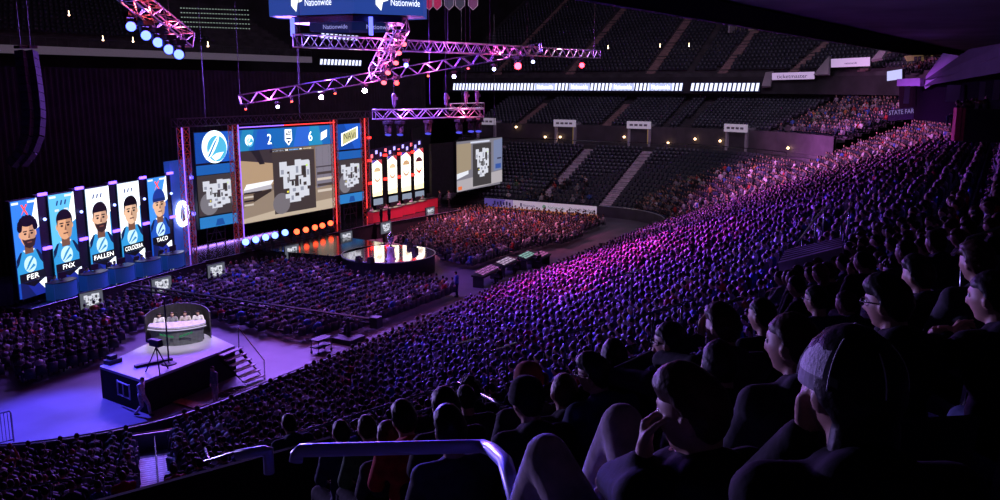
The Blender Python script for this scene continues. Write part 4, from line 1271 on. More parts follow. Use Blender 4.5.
def chair_geo(o):
    mb = MB(); mb.box((0, .0, .42), (.5, .5, .09)); mb.build('seat', BLACK, o)
    mb = MB(); mb.slab([(-.25, .0, .45), (.25, .0, .45), (.27, -.05, .9), (.2, -.06, 1.18), (-.2, -.06, 1.18), (-.27, -.05, .9)], (0, -.08, 0)); bk = mb.build('backrest', BLACK, o); bk.location = (0, -.22, 0)
    mb = MB(); mb.tube((0, 0, .05), (0, 0, .4), .04, n=8)
    for k in range(5): mb.tube((0, 0, .08), (.3*math.cos(k*1.2566), .3*math.sin(k*1.2566), .04), .025, n=6)
    mb.build('pedestal', STEEL, o)
WN = Vector((-WU.y, WU.x, 0)); wyaw = math.atan2(WU.y, WU.x)
DK = [(66, 298, 'FNX'), (98, 289, 'FALLEN'), (125, 282, 'COLDZERA'), (152, 275, 'the gap beside the COLDZERA banner'), (176, 268, 'TACO')]
DESCL = ['first blue-fronted desk, below the FNX banner', 'second blue-fronted desk, below the FALLEN banner', 'third blue-fronted desk, below the COLDZERA banner', 'fourth blue-fronted desk, before the TACO banner', 'fifth blue-fronted desk, below the TACO banner']
for i, (px, py, s) in enumerate(DK):
    q = atZ(px, py, DZ); q = Vector((q.x, q.y+.55, DZ))
    game_desk(q, wyaw*.6, TEAL, 'curved '+DESCL[i]+' on the stage', w=1.85)
    cq = q+Vector((-.05, .46, 0)); o = empty('gaming_chair', cq, PI+wyaw*.6); chair_geo(o); tag(o, 'black gaming chair behind the '+DESCL[i], 'chair')
    person('seated_player', cq, PI+wyaw*.6, TYPE, 'player', 'blue', 'charcoal', 'dark', 'short', .03, label='seated player in a blue shirt behind the '+DESCL[i])
RDESC = ['closest to the red-lit tower', 'second from the red-lit tower', 'middle one of the five', 'fourth from the red-lit tower', 'farthest from the red-lit tower']
for i, (px, py) in enumerate(((382, 222), (396, 218.5), (409, 215), (421, 212), (432, 208.5))):
    q = atZ(px, py, DZ); q = Vector((q.x, q.y+.65, DZ)); game_desk(q, -.08, REDF, 'red-fronted gaming desk, '+RDESC[i], w=2.15, curved=False)
    cq = q+Vector((0, .62, 0)); o = empty('gaming_chair', cq, PI); chair_geo(o); tag(o, 'black gaming chair behind the red-fronted desk '+RDESC[i], 'chair')
    person('seated_player', cq, PI, TYPE, 'player', 'white', 'charcoal', 'sandy', 'short', .03, label='seated player in pale shirt behind the red-fronted desk '+RDESC[i])
for px, py, top, s in ((379, 225, 'black', 'nearest the red-lit tower'), (387, 224, 'charcoal', 'two steps from the red-lit tower'), (438, 207, 'charcoal', 'at the far end of the red desks'), (447, 207, 'grey', 'alone at the stage end under the side screen')):
    q = atZ(px, py, DZ); person('standing_crew_member', (q.x, q.y-.3, DZ), .2, STAND, 'stand', top, 'black', 'brown', 'short', .03, label='standing person in dark clothes, '+s)

# small screens along the stage front
for px, py, s in ((90, 302, 'under the FNX banner'), (160, 287, 'under the TACO banner'), (214.5, 272, 'below the swirl banner'), (290, 252, 'below the middle of the big screen'), (344.5, 237.5, 'below the white box banner'), (384, 227, 'in front of the first red desk'), (428.5, 211, 'at the far end of the red desks')):
    q = atZ(px, py+7, .75); o = empty('stage_monitor', (q.x, q.y-.25, .0), .0); W, H = 1.5, 1.0
    S = Scr((-W/2, 0, .85), UX, UZ, W, H, .01); S.rect(0, 0, 1, 1, E('#5e626e', .7), up=False); map_draw(S, .05, .05, .95, .95); S.build('display', o)
    mb = MB(); mb.box((0, .07, .85+H/2), (W+.08, .1, H+.08)); mb.build('housing', BLACK, o)
    mb = MB(); mb.box((0, .1, .42), (.5, .3, .85)); mb.build('stand', BLACK, o)
    tag(o, 'small screen with grey level plan, stage front, '+s, 'monitor')
# hung side screen
a, b = atY(456.5, 141, 51.5), atY(502, 184, 51.5)
W = b.x-a.x; zb = atY(458, 192, 51.5).z; zt = atY(456, 142, 51.5).z; H = zt-zb
o = empty('hanging_side_screen', (a.x, 51.5, zb)); S = Scr((0, 0, 0), UX, UZ, W, H, .004)
S.rect(0, 0, 1, 1, E('#8b8794', .62), up=False); S.poly([(0, .3), (.3, .42), (.3, .95), (0, .95)], E('#a8977f', .7)); S.poly([(0, 0), (1, .05), (1, .3), (0, .22)], E('#b9b2b8', .7)); S.poly([(.8, .3), (1, .32), (1, .98), (.8, .95)], E('#7d88ad', .7))
S.poly([(.0, .25), (.24, .33), (.24, .4), (0, .36)], E('#d9dbe4', .9)); S.rect(.84, .35, .97, .45, E('#3a5aa8', .7)); S.rect(.02, .03, .10, .1, E('#d86a3a', .9)); S.rect(.88, .55, .98, .58, E('#42405a', .5))
S.rect(.33, .05, .74, .92, E('#4a4648', .6)); map_draw(S, .35, .12, .73, .9); S.rect(.28, .94, .7, .975, E('#cfd3e6', .8)); S.build('picture', o)
mb = MB(); mb.box((W/2, .2, H/2), (W+.15, .35, H+.15)); mb.build('housing', BLACK, o)
for s in (.15, .85):
    mb = MB(); mb.tube((W*s, .2, H), (W*s, .2, H+14), .03, n=5); mb.build('hanging_cable', STEEL, o)
tag(o, 'hanging side screen showing the level plan at the end of the stage', 'screen')
mb = MB(); x0 = atY(430, 160, 51.9).x; mb.box(((x0+a.x)/2-.1, 51.9, (zb+zt)/2), (a.x-x0-.3, .3, H)); tag(mb.build('masking_panel', BLACKM), 'black masking panel hanging beside the side screen', 'panel')

# ------------------------------------------------------------------ stage lamps
def beam_lamp(px_pos, aim, col, es, label, group=None, size=1.0, up=False, name='moving_light'):
    """base, yoke, head and lens; hung below (or standing when up)"""
    o = empty(name, px_pos); sg = 1 if up else -1; s = size
    mb = MB(); mb.box((0, 0, sg*.07*s), (.40*s, .34*s, .14*s)); mb.build('base', BLACK, o)
    mb = MB()
    for x in (-.19, .19): mb.box((x*s, 0, sg*.32*s), (.04*s, .12*s, .40*s))
    mb.box((0, 0, sg*.16*s), (.42*s, .14*s, .05*s)); mb.build('yoke', BLACK, o)
    a = Vector(aim).normalized(); X = a.orthogonal().normalized(); Y = a.cross(X); c = Vector((0, 0, sg*.44*s))
    mb = MB(); mb.lathe([(.06*s, -.22*s), (.15*s, -.20*s), (.17*s, .0), (.15*s, .18*s), (.17*s, .24*s)], c, 14, 0, (X, Y, a)); mb.build('head', BLACK, o, True)
    mb = MB(); mb.lathe([(.155*s, .242*s), (.15*s, .25*s), (.06*s, .28*s)], c, 14, 0, (X, Y, a)); mb.build('lens', E(col, es), o, True)
    return tag(o, label, 'stage light', group)
for i, (px, py) in enumerate(((249, 252), (259, 249.5), (268.7, 247), (278, 245), (288, 242))):
    q = atZ(px, py, DZ); beam_lamp(Vector((q.x, q.y+.3, DZ)), (-.65, -.7, .18), '#5a78ff', 5, 'blue stage light in the row standing under the big screen', 'blue floor lights under the big screen', 1.7, True)
for i, (px, py) in enumerate(((299.6, 240), (308.6, 238), (317.6, 235.5), (325, 233.5), (333, 231))):
    q = atZ(px, py, DZ); beam_lamp(Vector((q.x, q.y+.3, DZ)), (-.65, -.7, .18), '#ff4a2a', 4.5, 'red stage light in the row standing under the big screen', 'red floor lights under the big screen', 1.5, True)

# ------------------------------------------------------------------ flown trusses
truss('flown_truss', atD(240, 100, 55), atD(541, 48, 58), .62, 'long slanting flown truss crossing in front of the video wall')
truss('flown_truss', atD(297.5, 40.5, 46), atD(597, 54.5, 76), .66, 'level flown truss that starts under the centre scoreboard')
truss('flown_truss', atD(402, 24, 50), atD(376, 74, 55), .80, 'short steep flown truss crowded with lamps below the scoreboard')
truss('flown_truss', atD(374, 114.5, 62), atD(482, 112.5, 66), .66, 'level flown truss above the white player banners')
truss('flown_truss', atD(450, 107, 68), atD(483, 106, 69), .5, 'short flown truss touching the end of the one above the white banners')
truss('flown_truss', atD(118, -14, 40), atD(187, 40, 46), .75, 'red-glowing flown truss near the ceiling with blue lamps under it')
DOWN = (-.6, -.5, -.6)
LAMPS = [(245.6, 105, '#ff4a3a', 5, .45), (291.6, 97, '#ff4a3a', 5, .5), (335, 89, '#ff4a3a', 5, .5), (428, 71.5, '#ff5a3a', 5, .5), (468, 64, '#ff4a5a', 5, .5)]
for px, py, c, es, s in LAMPS: beam_lamp(atD(px, py, 55+3*(px-240)/300), DOWN, c, es, 'small red lamp under the long slanting truss', 'red lamps of the slanting truss', s)
for px, py, c, es, s, l in ((321, 91, '#e6e6ff', 40, .9, 'brilliant white lamp under the long slanting truss, farther from the crossing'), (364.5, 84, '#f0f0ff', 50, .95, 'brilliant white lamp at the crossing of the trusses'), (277.5, 102, '#cfd6ff', 12, .7, 'dimmer white lamp near the low end of the slanting truss'),
                          (406, 59, '#5a6aff', 14, .9, 'round blue lamp just past the crossing of the trusses'), (396.5, 76, '#ff2a2a', 12, 1.0, 'broad red lamp under the crossing of the trusses'), (454, 71, '#cfd0ff', 10, .8, 'pale lamp under the high half of the slanting truss'),
                          (518, 56, '#ff2a3a', 16, 1.6, 'large red lamp where the two long trusses meet'), (582, 58, '#ff2a3a', 14, 1.3, 'large red lamp at the end of the level truss'), (494, 64, '#b9c4ff', 8, .8, 'pale lamp beside the large red lamp where trusses meet'), (533, 57, '#b9c4ff', 7, .8, 'pale violet lamp past the large red lamp where trusses meet')):
    beam_lamp(atD(px, py, 56+max(0, px-450)/10), tuple((EYE-atD(px, py, 56)).normalized()), c, es, l, None, s)
for i, (px, py) in enumerate(((388, 121), (400, 121), (428, 120), (459, 119), (471, 118), (478.5, 118))):
    beam_lamp(atD(px, py, 63+i*.5), (-.35, -.2, -.9), '#4a4ad0', 1.0, 'dark moving light hanging dimly from the truss above the white banners', 'dim lamps over the white banners', 1.5)
for i, (px, py) in enumerate(((130, 12), (145, 21), (157, 28), (168, 35), (178, 40))):
    beam_lamp(atD(px, py, 42.5), tuple((EYE-atD(px, py, 42.5)).normalized()+Vector((-.1, -.1, -.1))), '#4f62ff', 5, 'round blue lamp under the red-glowing truss near the ceiling', 'blue lamps of the ceiling truss', 1.5)
# lamps crowded on the steep truss
for i, (px, py) in enumerate(((404, 33), (399, 42), (396, 52), (388, 62), (384, 72))):
    beam_lamp(atD(px, py, 51.5+i*.6), (-.5, -.3, -.5), '#ff5a6a', 3, 'lamp clamped along the short steep truss', 'lamps of the steep truss', 1.1)
# chain hoists above the low truss
for px, py, d in ((394, 100, 63), (446, 99, 65), (466, 97, 66), (477, 97, 66)):
    q = atD(px, py, d); mb = MB(); mb.cap(q+UZ*.3, q-UZ*.35, .17, .13, 10); mb.tube(q-UZ*.4, q-UZ*.9, .03, n=5); mb.box(q+Vector((.22, 0, .1)), (.25, .2, .2))
    tag(mb.build('chain_hoist', mat('hoist_grey', (.16, .15, .2), .4, .3)), 'grey chain hoist above the truss over the white banners', 'chain hoist', 'hoists over the white banners')
# hanging cables and chains
for px, py, d in ((300, 36, 46), (350, 36, 50), (448, 40, 60), (490, 46, 64), (527, 48, 68), (594, 52, 75), (240, 96, 55), (300, 88, 55.5), (206, 125, 58), (300, 118, 60), (394, 98, 63), (446, 96, 65), (466, 94, 66), (470, 40, 62), (430, 104, 64), (125, 6, 42), (170, 30, 45)):
    q = atD(px, py, d); mb = MB(); mb.tube(q, (q.x, q.y, 39.5), .016, n=5)
    tag(mb.build('rigging_cable', mat('cable_grey', (.04, .036, .045), .8)), 'thin grey rigging cable hanging from the roof', 'cable', 'rigging cables')

# ------------------------------------------------------------------ centre hung scoreboard
sc0, scR = atD(272, 18, 50), atD(424, 18, 50)
CB = (atD(273, 16.5, 50)+atD(424, 18.0, 50))/2; rb = (sc0-scR).length/2
o = empty('centre_scoreboard', CB)
ax0 = RT.copy(); ay0 = Vector((-RT.y, RT.x, 0))
def octo(r, chx, chy): return [ax0*(x*r)+ay0*(y*r) for x, y in ((-chx, -1), (chx, -1), (1, -chy), (1, chy), (chx, 1), (-chx, 1), (-1, chy), (-1, -chy))]
BLUELED = E('#2f4fae', .55)
P8 = [ax0*(x*rb)+ay0*(y*rb*.62) for x, y in ((-1, -.25), (0.18, -1), (1, -.35), (1, .6), (.5, 1), (-.6, 1), (-1, .5))]
mb = MB(); n = len(P8)
for i in range(n): a, b = P8[i], P8[(i+1) % n]; mb.poly([a-UZ*.0, b-UZ*.0, b+UZ*1.9, a+UZ*1.9])
mb.build('led_ring', BLUELED, o)
mb = MB(); mb.slab([p*.995+UZ*.05 for p in P8], UZ*.3); mb.build('underside', BLACK, o)
mb = MB(); mb.slab([p*.97+UZ*1.9 for p in P8], UZ*2.6); mb.build('upper_case', BLACK, o)
for i, (f, g) in enumerate(((0, .28), (1, .30))):
    a, b = P8[i], P8[i+1]; u = (b-a).normalized(); S = Scr(a+u*(b-a).length*g+UZ*.28-u.cross(UZ)*-.04, u, UZ, 2.6, .95, .02)
    S.text('Nationwide', .34, .22, 1.0, .62, E('#dfe6ff', 1.4)); S.poly([(0, .25), (.12, -.1), (.16, .4), (.28, .5), (.26, .95), (0, .85)], E('#dfe6e0', 1.4)); S.build('lettering', o)
mb = MB(); mb.slab([p*.72-UZ*.35 for p in P8], UZ*.33); mb.build('middle_ring', mat('dim_blue_ring', (.03, .04, .10), .4), o)
mb = MB()
Q8 = [p*.50 for p in P8]
for i in range(n): a, b = Q8[i], Q8[(i+1) % n]; mb.poly([a-UZ*.80, b-UZ*.80, b-UZ*.35, a-UZ*.35])
mb.build('lower_ring', E('#20307e', .18), o)
for i, (g, t) in enumerate(((.34, 'Nationwide'), (.42, 'Nationwide'))):
    a, b = Q8[i], Q8[i+1]; u = (b-a).normalized(); S = Scr(a+u*(b-a).length*g-UZ*.74+u.cross(UZ)*.05, u, UZ, 1.6, .3, .02); S.text(t, 0, .1, 1, .9, E('#8f8fd8', .9)); S.build('lower_lettering', o)
for p in (P8[0]*.72+P8[1]*.1, P8[1]*.55+P8[2]*.25):
    mb = MB(); mb.tube(p-UZ*1.1, p-UZ*.1, .12, n=8); mb.build('blue_tube', E('#5a62ff', 2.2), o)
mb = MB()
for p in P8: mb.tube(p*.9+UZ*4, Vector((p.x*.5, p.y*.5, 39.5-CB.z)), .03, n=5)
mb.build('hanging_cable', STEEL, o)
tag(o, 'centre hung scoreboard ring glowing blue with white lettering, under the roof', 'scoreboard')
# pennants far under the roof
for i, px in enumerate((429, 437, 449, 460, 473)):
    q = atD(px, 3.5, 85); col = [(.35, .02, .08), (.35, .02, .08), (.05, .05, .08), (.04, .04, .06), (.12, .04, .1)][i]
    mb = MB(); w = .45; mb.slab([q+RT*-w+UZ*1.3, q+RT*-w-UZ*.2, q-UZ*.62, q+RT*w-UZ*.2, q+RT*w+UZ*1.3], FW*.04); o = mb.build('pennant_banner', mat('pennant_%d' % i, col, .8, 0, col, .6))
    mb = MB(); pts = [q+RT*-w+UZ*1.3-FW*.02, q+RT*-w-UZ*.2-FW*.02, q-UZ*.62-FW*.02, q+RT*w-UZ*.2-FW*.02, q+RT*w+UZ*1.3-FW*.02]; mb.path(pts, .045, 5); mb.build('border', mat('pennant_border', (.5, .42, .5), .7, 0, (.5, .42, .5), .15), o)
    tag(o, ['crimson pennant, nearest the scoreboard', 'crimson pennant, second from the scoreboard', 'dark pennant with pale border, middle of the hanging row', 'black pennant with pale border, fourth from the scoreboard', 'dull purple pennant at the end of the hanging row'][i], 'pennant')

# ------------------------------------------------------------------ curved speaker arrays at the stage side
def line_array(path, wpx, dep, label):
    """boxes hung one under the other along a curving line (given where the photo shows it)"""
    pts = [atD(x, y, dep) for x, y in path]; base = pts[0]; o = empty('line_array_speaker', base)
    seg = [(pts[i+1]-pts[i]).length for i in range(len(pts)-1)]; L = sum(seg); k = 14; w = wpx/FPX*dep
    def at(s):
        for i, g in enumerate(seg):
            if s <= g or i == len(seg)-1: return pts[i].lerp(pts[i+1], s/g)
            s -= g
    for i in range(k):
        p, q = at(L*i/k), at(L*(i+1)/k); v = (q-p).normalized(); f = -FW; u = v.cross(f).normalized(); f = u.cross(v).normalized()
        mb = MB(); mb.box((p+q)/2-base, (w, .55, (q-p).length*.93), 0, (u, f, v)); mb.box((p+q)/2-base-f*.28, (w*.84, .03, (q-p).length*.7), 1, (u, f, v)); mb.box((p+q)/2-base+f*.28, (w*.84, .03, (q-p).length*.7), 1, (u, f, v))
        mb.build('speaker_cabinet', [mat('array_black', (.04, .03, .045), .8, spec=.1), mat('array_grille', (.06, .045, .07), .9, spec=.05)], o)
    mb = MB(); mb.box(Vector((0, 0, .2)), (w, .5, .15)); mb.tube((0, 0, .3), (0, 0, 38-base.z), .02, n=5); mb.build('fly_frame', BLACK, o)
    tag(o, label, 'speaker array')
line_array([(21, 51), (26, 90), (29, 115), (28, 135), (22, 152), (11, 165)], 8.5, 45, 'curved hanging speaker array, the outer one near the frame edge')
line_array([(31, 51), (37, 90), (39.5, 115), (38, 135), (31, 153), (21, 164)], 8.5, 45.4, 'curved hanging speaker array, the inner one closer to the stage')

# ------------------------------------------------------------------ left side upper deck behind the stage
mb = MB(); fy = 80; a, b = atY(-40, 46.4, fy), atY(312, 60.3, fy); z0 = (a.z+b.z)/2
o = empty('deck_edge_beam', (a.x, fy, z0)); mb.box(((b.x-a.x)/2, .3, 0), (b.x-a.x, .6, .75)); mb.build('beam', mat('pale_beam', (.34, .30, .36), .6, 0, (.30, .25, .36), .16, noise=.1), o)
mb = MB()
for k in range(40): mb.tube((k*(b.x-a.x)/39, .1, .35), (k*(b.x-a.x)/39, .1, 1.2), .025, n=4)
mb.tube((0, .1, 1.2), (b.x-a.x, .1, 1.2), .035, n=5); mb.build('guard_rail', mat('dim_rail', (.1, .09, .12), .5, .4), o)
tag(o, 'long pale edge beam of the deck behind the stage', 'beam')
S0 = atY(318, 65, fy); S1 = atY(360, 63, fy)
ribbon('ribbon_board', Vector((S0.x, fy-.2, S0.z)), UX, S1.x-S0.x, .85, 'short white striped ribbon behind the stage under the level truss', .7)
S0 = atY(320, 38.5, 84); S1 = atY(358, 37, 84)
ribbon('ribbon_board', Vector((S0.x, 84, S0.z)), UX, S1.x-S0.x, .8, 'short white lit board between scoreboard and level truss', .9)
# dark sloping deck with dotted seats
mb = MB()
for k in range(16): mb.box((45, 83.5+k*.95, z0+.6+k*.5), (90, .95, 1.0))
struct('floor_back_deck', mb, CONC)
cells = []
lo2 = MB(); lo2.box((0, -.04, .42), (.46, .40, .06)); lo2.box((0, .17, .66), (.46, .06, .46)); V, F, T = tri(lo2)
for k in range(1, 15):
    for i in range(110): cells.append((Vector((8+i*.62, 83.4+k*.95, z0+1.1+k*.5)), 0, 1))
so = raw_mesh('deck_seating', [scatter_mesh('s', V, F, T, cells, None)], SEATM); tag(so, 'rows of empty dark seats on the deck behind the stage', 'seating', kind='stuff')
cells = []
for r in range(5):
    for i in range(24): cells.append((atY(181+i*2.9+r*.4, 8+r*4.6+i*.10, 80.6), 0, 1))
lo2 = MB(); lo2.box((0, 0, 0), (.12, .1, .10)); V, F, T = tri(lo2)
so = raw_mesh('lit_seat_dots', [scatter_mesh('s', V, F, T, cells, None)], E('#9fb4a8', .55)); tag(so, 'dotted rows of tiny glowing dots imitating lit seats on the deck behind the stage', 'seat dots', kind='stuff')  # glowing dots put in for bright seats, no lamps stand there
cells = []
for r in range(3):
    for i in range(22 if r < 2 else 10): cells.append((atX(603+i*3.0, 30+r*4-i*.12, 131), 0, 1))
so = raw_mesh('lit_seat_dots', [scatter_mesh('s', V, F, T, cells, None)], E('#aab4e0', .7)); tag(so, 'three dotted rows of pale violet glowing dots imitating lit seats on the far upper deck', 'seat dots', kind='stuff')  # more added dots, for the bright seats of the far deck
for px, py in ((69, 15), (103, 40), (133, 41.5), (208, 46), (608, 48), (660, 46.5), (689, 46)):
    q = atD(px, py, 80 if px < 300 else 118); mb = MB(); mb.ball(q, .09, 8, 6); mb.tube(q, q+UZ*.4, .03, n=5)
    tag(mb.build('work_lamp', E('#ffd9a8', 6)), 'tiny warm work lamp in the dark upper structure', 'lamp', 'work lamps in the dark')
# dark catwalk pipe on the far deck
mb = MB(); mb.tube(atX(596, 45, 128), atX(682, 41, 128), .12, n=6); mb.tube(atX(600, 51, 128), atX(665, 50, 128), .1, n=6); mb.box(atX(679, 45, 128), (1.2, 1.8, 1.8)); tag(mb.build('lighting_pipe', mat('pipe_grey', (.2, .2, .24), .5, .4)), 'grey lighting pipe with a box across the far upper deck', 'pipe')

# ------------------------------------------------------------------ analysts' platform
AP = [(23.4, 34.4), (23.1, 31.0), (28.7, 31.5), (30.2, 36.6)]
o = empty('analyst_platform', (26, 33.5, 0)); rel = lambda x, y, z=0: Vector((x-26, y-33.5, z))
mb = MB(); mb.slab([rel(x, y, 1.38) for x, y in AP], UZ*.12); mb.build('deck_top', mat('grey_deck', (.34, .33, .42), .35, noise=.2, scale=.6), o)
mb = MB()
for i in range(4): a, b = AP[i], AP[(i+1) % 4]; mb.poly([rel(*a), rel(*b), rel(*b, 1.38), rel(*a, 1.38)])
mb.build('skirt', BLACKM, o)
q = atZ(113, 402, 0); mb = MB()
for z in (.55, 1.15): mb.tube(rel(23.0, 31.9, z), rel(23.15, 32.9, z), .035, n=6)
for t in (31.9, 32.9): mb.tube(rel(23.0+(t-31.9)*.15, t, .5), rel(23.0+(t-31.9)*.15, t, 1.2), .035, n=6)
mb.tube(rel(23.05, 32.4, .55), rel(23.05, 32.4, 1.15), .03, n=6); mb.build('frame_hatch', mat('pale_frame', (.5, .5, .55), .4, .5), o)
tag(o, 'black skirted platform with grey deck carrying the analysts desk', 'platform')
# stair unit
sd = Vector((27.45, 29.9, 0)); top = Vector((27.6, 31.55, 1.5)); o = empty('stair_unit', (27.2, 30.6, 0)); base = Vector((27.2, 30.6, 0))
A0, A1 = atZ(247, 386, 0), atZ(265, 379, 0); B0, B1 = atZ(219, 354, 1.45), atZ(239, 346, 1.45)
for i in range(6):
    t = (i+.6)/6; l = A0.lerp(B0, t); r = A1.lerp(B1, t); d = (B0-A0); d.z = 0; d.normalize()
    mb = MB(); mb.slab([l-d*.14-base, r-d*.14-base, r+d*.14-base, l+d*.14-base], UZ*.05); mb.build('step', mat('step_grey', (.42, .38, .45), .5), o)
for l, h in ((A0, B0), (A1, B1)):
    mb = MB(); mb.slab([l-base, h-base, h-base-UZ*.28, l-base-UZ*0+(h-l)*.12], (l-h).cross(UZ).normalized()*.05); mb.build('stringer', BLACK, o)
for l, h in ((A1, B1),):
    mb = MB(); mb.tube(l+UZ*.95-base, h+UZ*.95-base, .028, n=6); mb.tube(l-base, l+UZ*.95-base, .028, n=6); mb.tube(h-base, h+UZ*.95-base, .028, n=6); mb.build('handrail', STEEL, o)
tag(o, 'black stair unit with six pale steps beside the analyst platform', 'stairs')
# curved desk and shell
DC = (atZ(150, 345, 1.5)+atZ(206, 341, 1.5))/2; DC.z = 1.5
dv = (atZ(206, 341, 1.5)-atZ(150, 345, 1.5)); dw = dv.length; dv.normalize(); dn = Vector((dv.y, -dv.x, 0))   # dn points to us
if dn.y > 0: dn = -dn
o = empty('analyst_desk', DC); n = 14; fr = []
for i in range(n+1): t = -1+2*i/n; fr.append(dv*(t*dw/2)+dn*(.55*(1-t*t)))
mb = MB()
for i in range(n): mb.slab([fr[i]*.88, fr[i+1]*.88, fr[i+1]*.97+UZ*.85, fr[i]*.97+UZ*.85], -dn*.05)
mb.build('front_panel', mat('desk_front_grey', (.08, .09, .09), .4, noise=.2), o)
mb = MB(); mb.slab([p*1.03+UZ*.86 for p in fr]+[dv*(dw/2)-dn*.55+UZ*.86, -dv*(dw/2)-dn*.55+UZ*.86], UZ*.09); mb.build('desk_top', mat('desk_top_pale', (.5, .46, .55), .3), o)
mb = MB(); mb.path([p*1.04+UZ*.80 for p in fr], .03, 6); mb.build('edge_strip', E('#cbbfe6', .7), o)
mb = MB()
for s in (-1, 1):
    for k in range(4): mb.slab([fr[7]*.99+dv*(s*(.14+.16*k))+dn*.02+UZ*(.42+.05*k), fr[7]*.99+dv*(s*(.27+.16*k))+dn*.02+UZ*(.47+.05*k), fr[7]*.99+dv*(s*(.27+.16*k))+dn*.02+UZ*(.56+.05*k), fr[7]*.99+dv*(s*(.14+.16*k))+dn*.02+UZ*(.50+.05*k)], dn*.02)
mb.build('green_chevron', E('#2a8a5a', .5), o)
tag(o, 'curved grey analyst desk with green chevrons on the platform', 'desk')
mb = MB(); k = 16; pp = []
for i in range(k+1):
    a = PI*.04+PI*.92*i/k; pp.append((DC+dv*(math.cos(a)*dw*.60)-dn*(math.sin(a)*1.7+.3), 1.3+.25*math.sin(a)))
for i in range(k):
    (p, h), (q, g) = pp[i], pp[i+1]; mb.slab([p, q, q+UZ*g, p+UZ*h], (p-DC).normalized()*-.06)
tag(mb.build('desk_shell', mat('shell_grey', (.03, .026, .034), .6, noise=.3, scale=2)), 'low curved grey wall wrapped behind the analyst desk', 'partition')
AN = [(167, 'white', 'white shirt, nearest the camera tripod'), (179, 'grey', 'grey shirt, second along the desk'), (188, 'stone', 'pale jacket, third along the desk'), (198, 'white', 'white shirt, at the stair end of the desk')]
for i, (px, top, s) in enumerate(AN):
    c = DC+dv*((-.54+.36*i)*dw*.5*1.3)-dn*1.15; rz = math.atan2(dn.y, dn.x)-PI/2
    oc = empty('office_chair', c, rz); chair_geo(oc); tag(oc, 'dark office chair of the analyst in '+s, 'chair')
    person('seated_analyst', c, rz, TYPE, 'player', top, 'black', ['dark', 'sandy', 'brown', 'dark'][i], 'short', .03, label='seated analyst in '+s)
# tripod camera, flight bars on the platform
tq = atZ(158, 372, 1.5); o = empty('camera_tripod', (tq.x, tq.y, 1.5))
for k in range(3): a = k*2.094; mb = MB(); mb.tube((.0, 0, 1.15), (.55*math.cos(a), .55*math.sin(a), 0), .03, n=6); mb.build('leg', BLACK, o)
mb = MB(); mb.box((0, 0, 1.35), (.25, .6, .3)); mb.tube((0, .3, 1.35), (0, .5, 1.35), .09, n=10); mb.build('camera', BLACK, o)
tag(o, 'black camera on tripod standing on the analyst platform', 'camera')
tq = atZ(169, 364, 1.5); mb = MB(); mb.tube((tq.x, tq.y, 1.5), (tq.x, tq.y, 4.6), .035, n=8); mb.lathe([(.35, 0), (.3, .05), (.06, .09)], (tq.x, tq.y, 1.5), 14); mb.box((tq.x, tq.y, 4.6), (.12, .2, .14)); tag(mb.build('microphone_mast', BLACK), 'thin tall black mast on the analyst platform', 'mast')
a, b = atZ(135, 368, 1.5), atZ(172, 360, 1.5); mb = MB(); m = (a+b)/2; d = (b-a); mb.yawbox((m.x, m.y, 1.56), (d.length, .22, .12), math.atan2(d.y, d.x)); tag(mb.build('floor_bar', BLACK), 'long black bar lying on the platform deck', 'bar')
a = atZ(113, 363, 1.5); mb = MB(); mb.box((a.x, a.y, 1.6), (.7, .4, .2)); mb.box((a.x, a.y+.05, 1.78), (.35, .3, .2)); tag(mb.build('floor_monitor', BLACK), 'black floor speaker at the outer corner of the analyst platform', 'floor monitor')
# crew on the floor
q = atZ(143, 416, 0); person('walking_crew_member', (q.x, q.y, 0), rad(200), WALK, 'walk', 'white', 'stone', 'dark', 'short', .02, sleeve=.3, label='crew member in white shirt and pale trousers walking past the platform')
q = atZ(216, 403.5, 0); person('standing_crew_member', (q.x, q.y, 0), rad(80), STAND, 'stand', 'grey', 'stone', 'brown', 'short', .02, label='crew member in grey shirt standing between platform and stairs')
q = atZ(457, 297, 0); person('standing_crew_member', (q.x, q.y, 0), rad(20), STAND, 'stand', 'blue', 'navy', 'dark', 'short', .025, label='crew member in blue standing at the head of the floor aisle')
q = atZ(10, 345, 0); person('standing_crew_member', (q.x, q.y, 0), rad(300), STAND, 'stand', 'charcoal', 'black', 'dark', 'short', .025, label='crew member in dark clothes standing beyond the blue floor')
# cables and clutter by the stairs
mb = MB(); pts = []
c0 = atZ(238, 392, .03)
for i in range(60): t = i*.55; pts.append(Vector((c0.x-.6+.5*math.cos(t)+i*.014, c0.y+.3+.35*math.sin(t), .03)))
mb.path(pts, .02, 5); tag(mb.build('cable_coil', BLACK), 'tangled black cable coil on the floor by the stair unit', 'cable')
a, b = atZ(175, 400, .02), atZ(214, 411, .02); m = (a+b)/2; d = b-a; mb = MB(); mb.yawbox((m.x, m.y, .03), (d.length, .55, .05), math.atan2(d.y, d.x)); tag(mb.build('cable_ramp', mat('cable_ramp_brown', (.25, .09, .05), .6)), 'flat reddish cable ramp on the floor beside the platform', 'cable ramp')
a, b = atZ(330, 348, .3), atZ(300, 356, .3)
o = empty('equipment_cart', (a.x, a.y+.6, 0)); mb = MB(); mb.box((0, 0, .75), (1.1, .6, .06)); mb.box((0, 0, .35), (1.1, .6, .06)); mb.build('shelf', BLACK, o)
for x in (-.5, .5):
    for y in (-.25, .25): mb = MB(); mb.tube((x, y, .12), (x, y, .8), .025, n=6); mb.ball((x, y, .07), .07, 8, 6); mb.build('leg', BLACK, o)
tag(o, 'low black equipment cart at the edge of the floor aisle', 'cart')
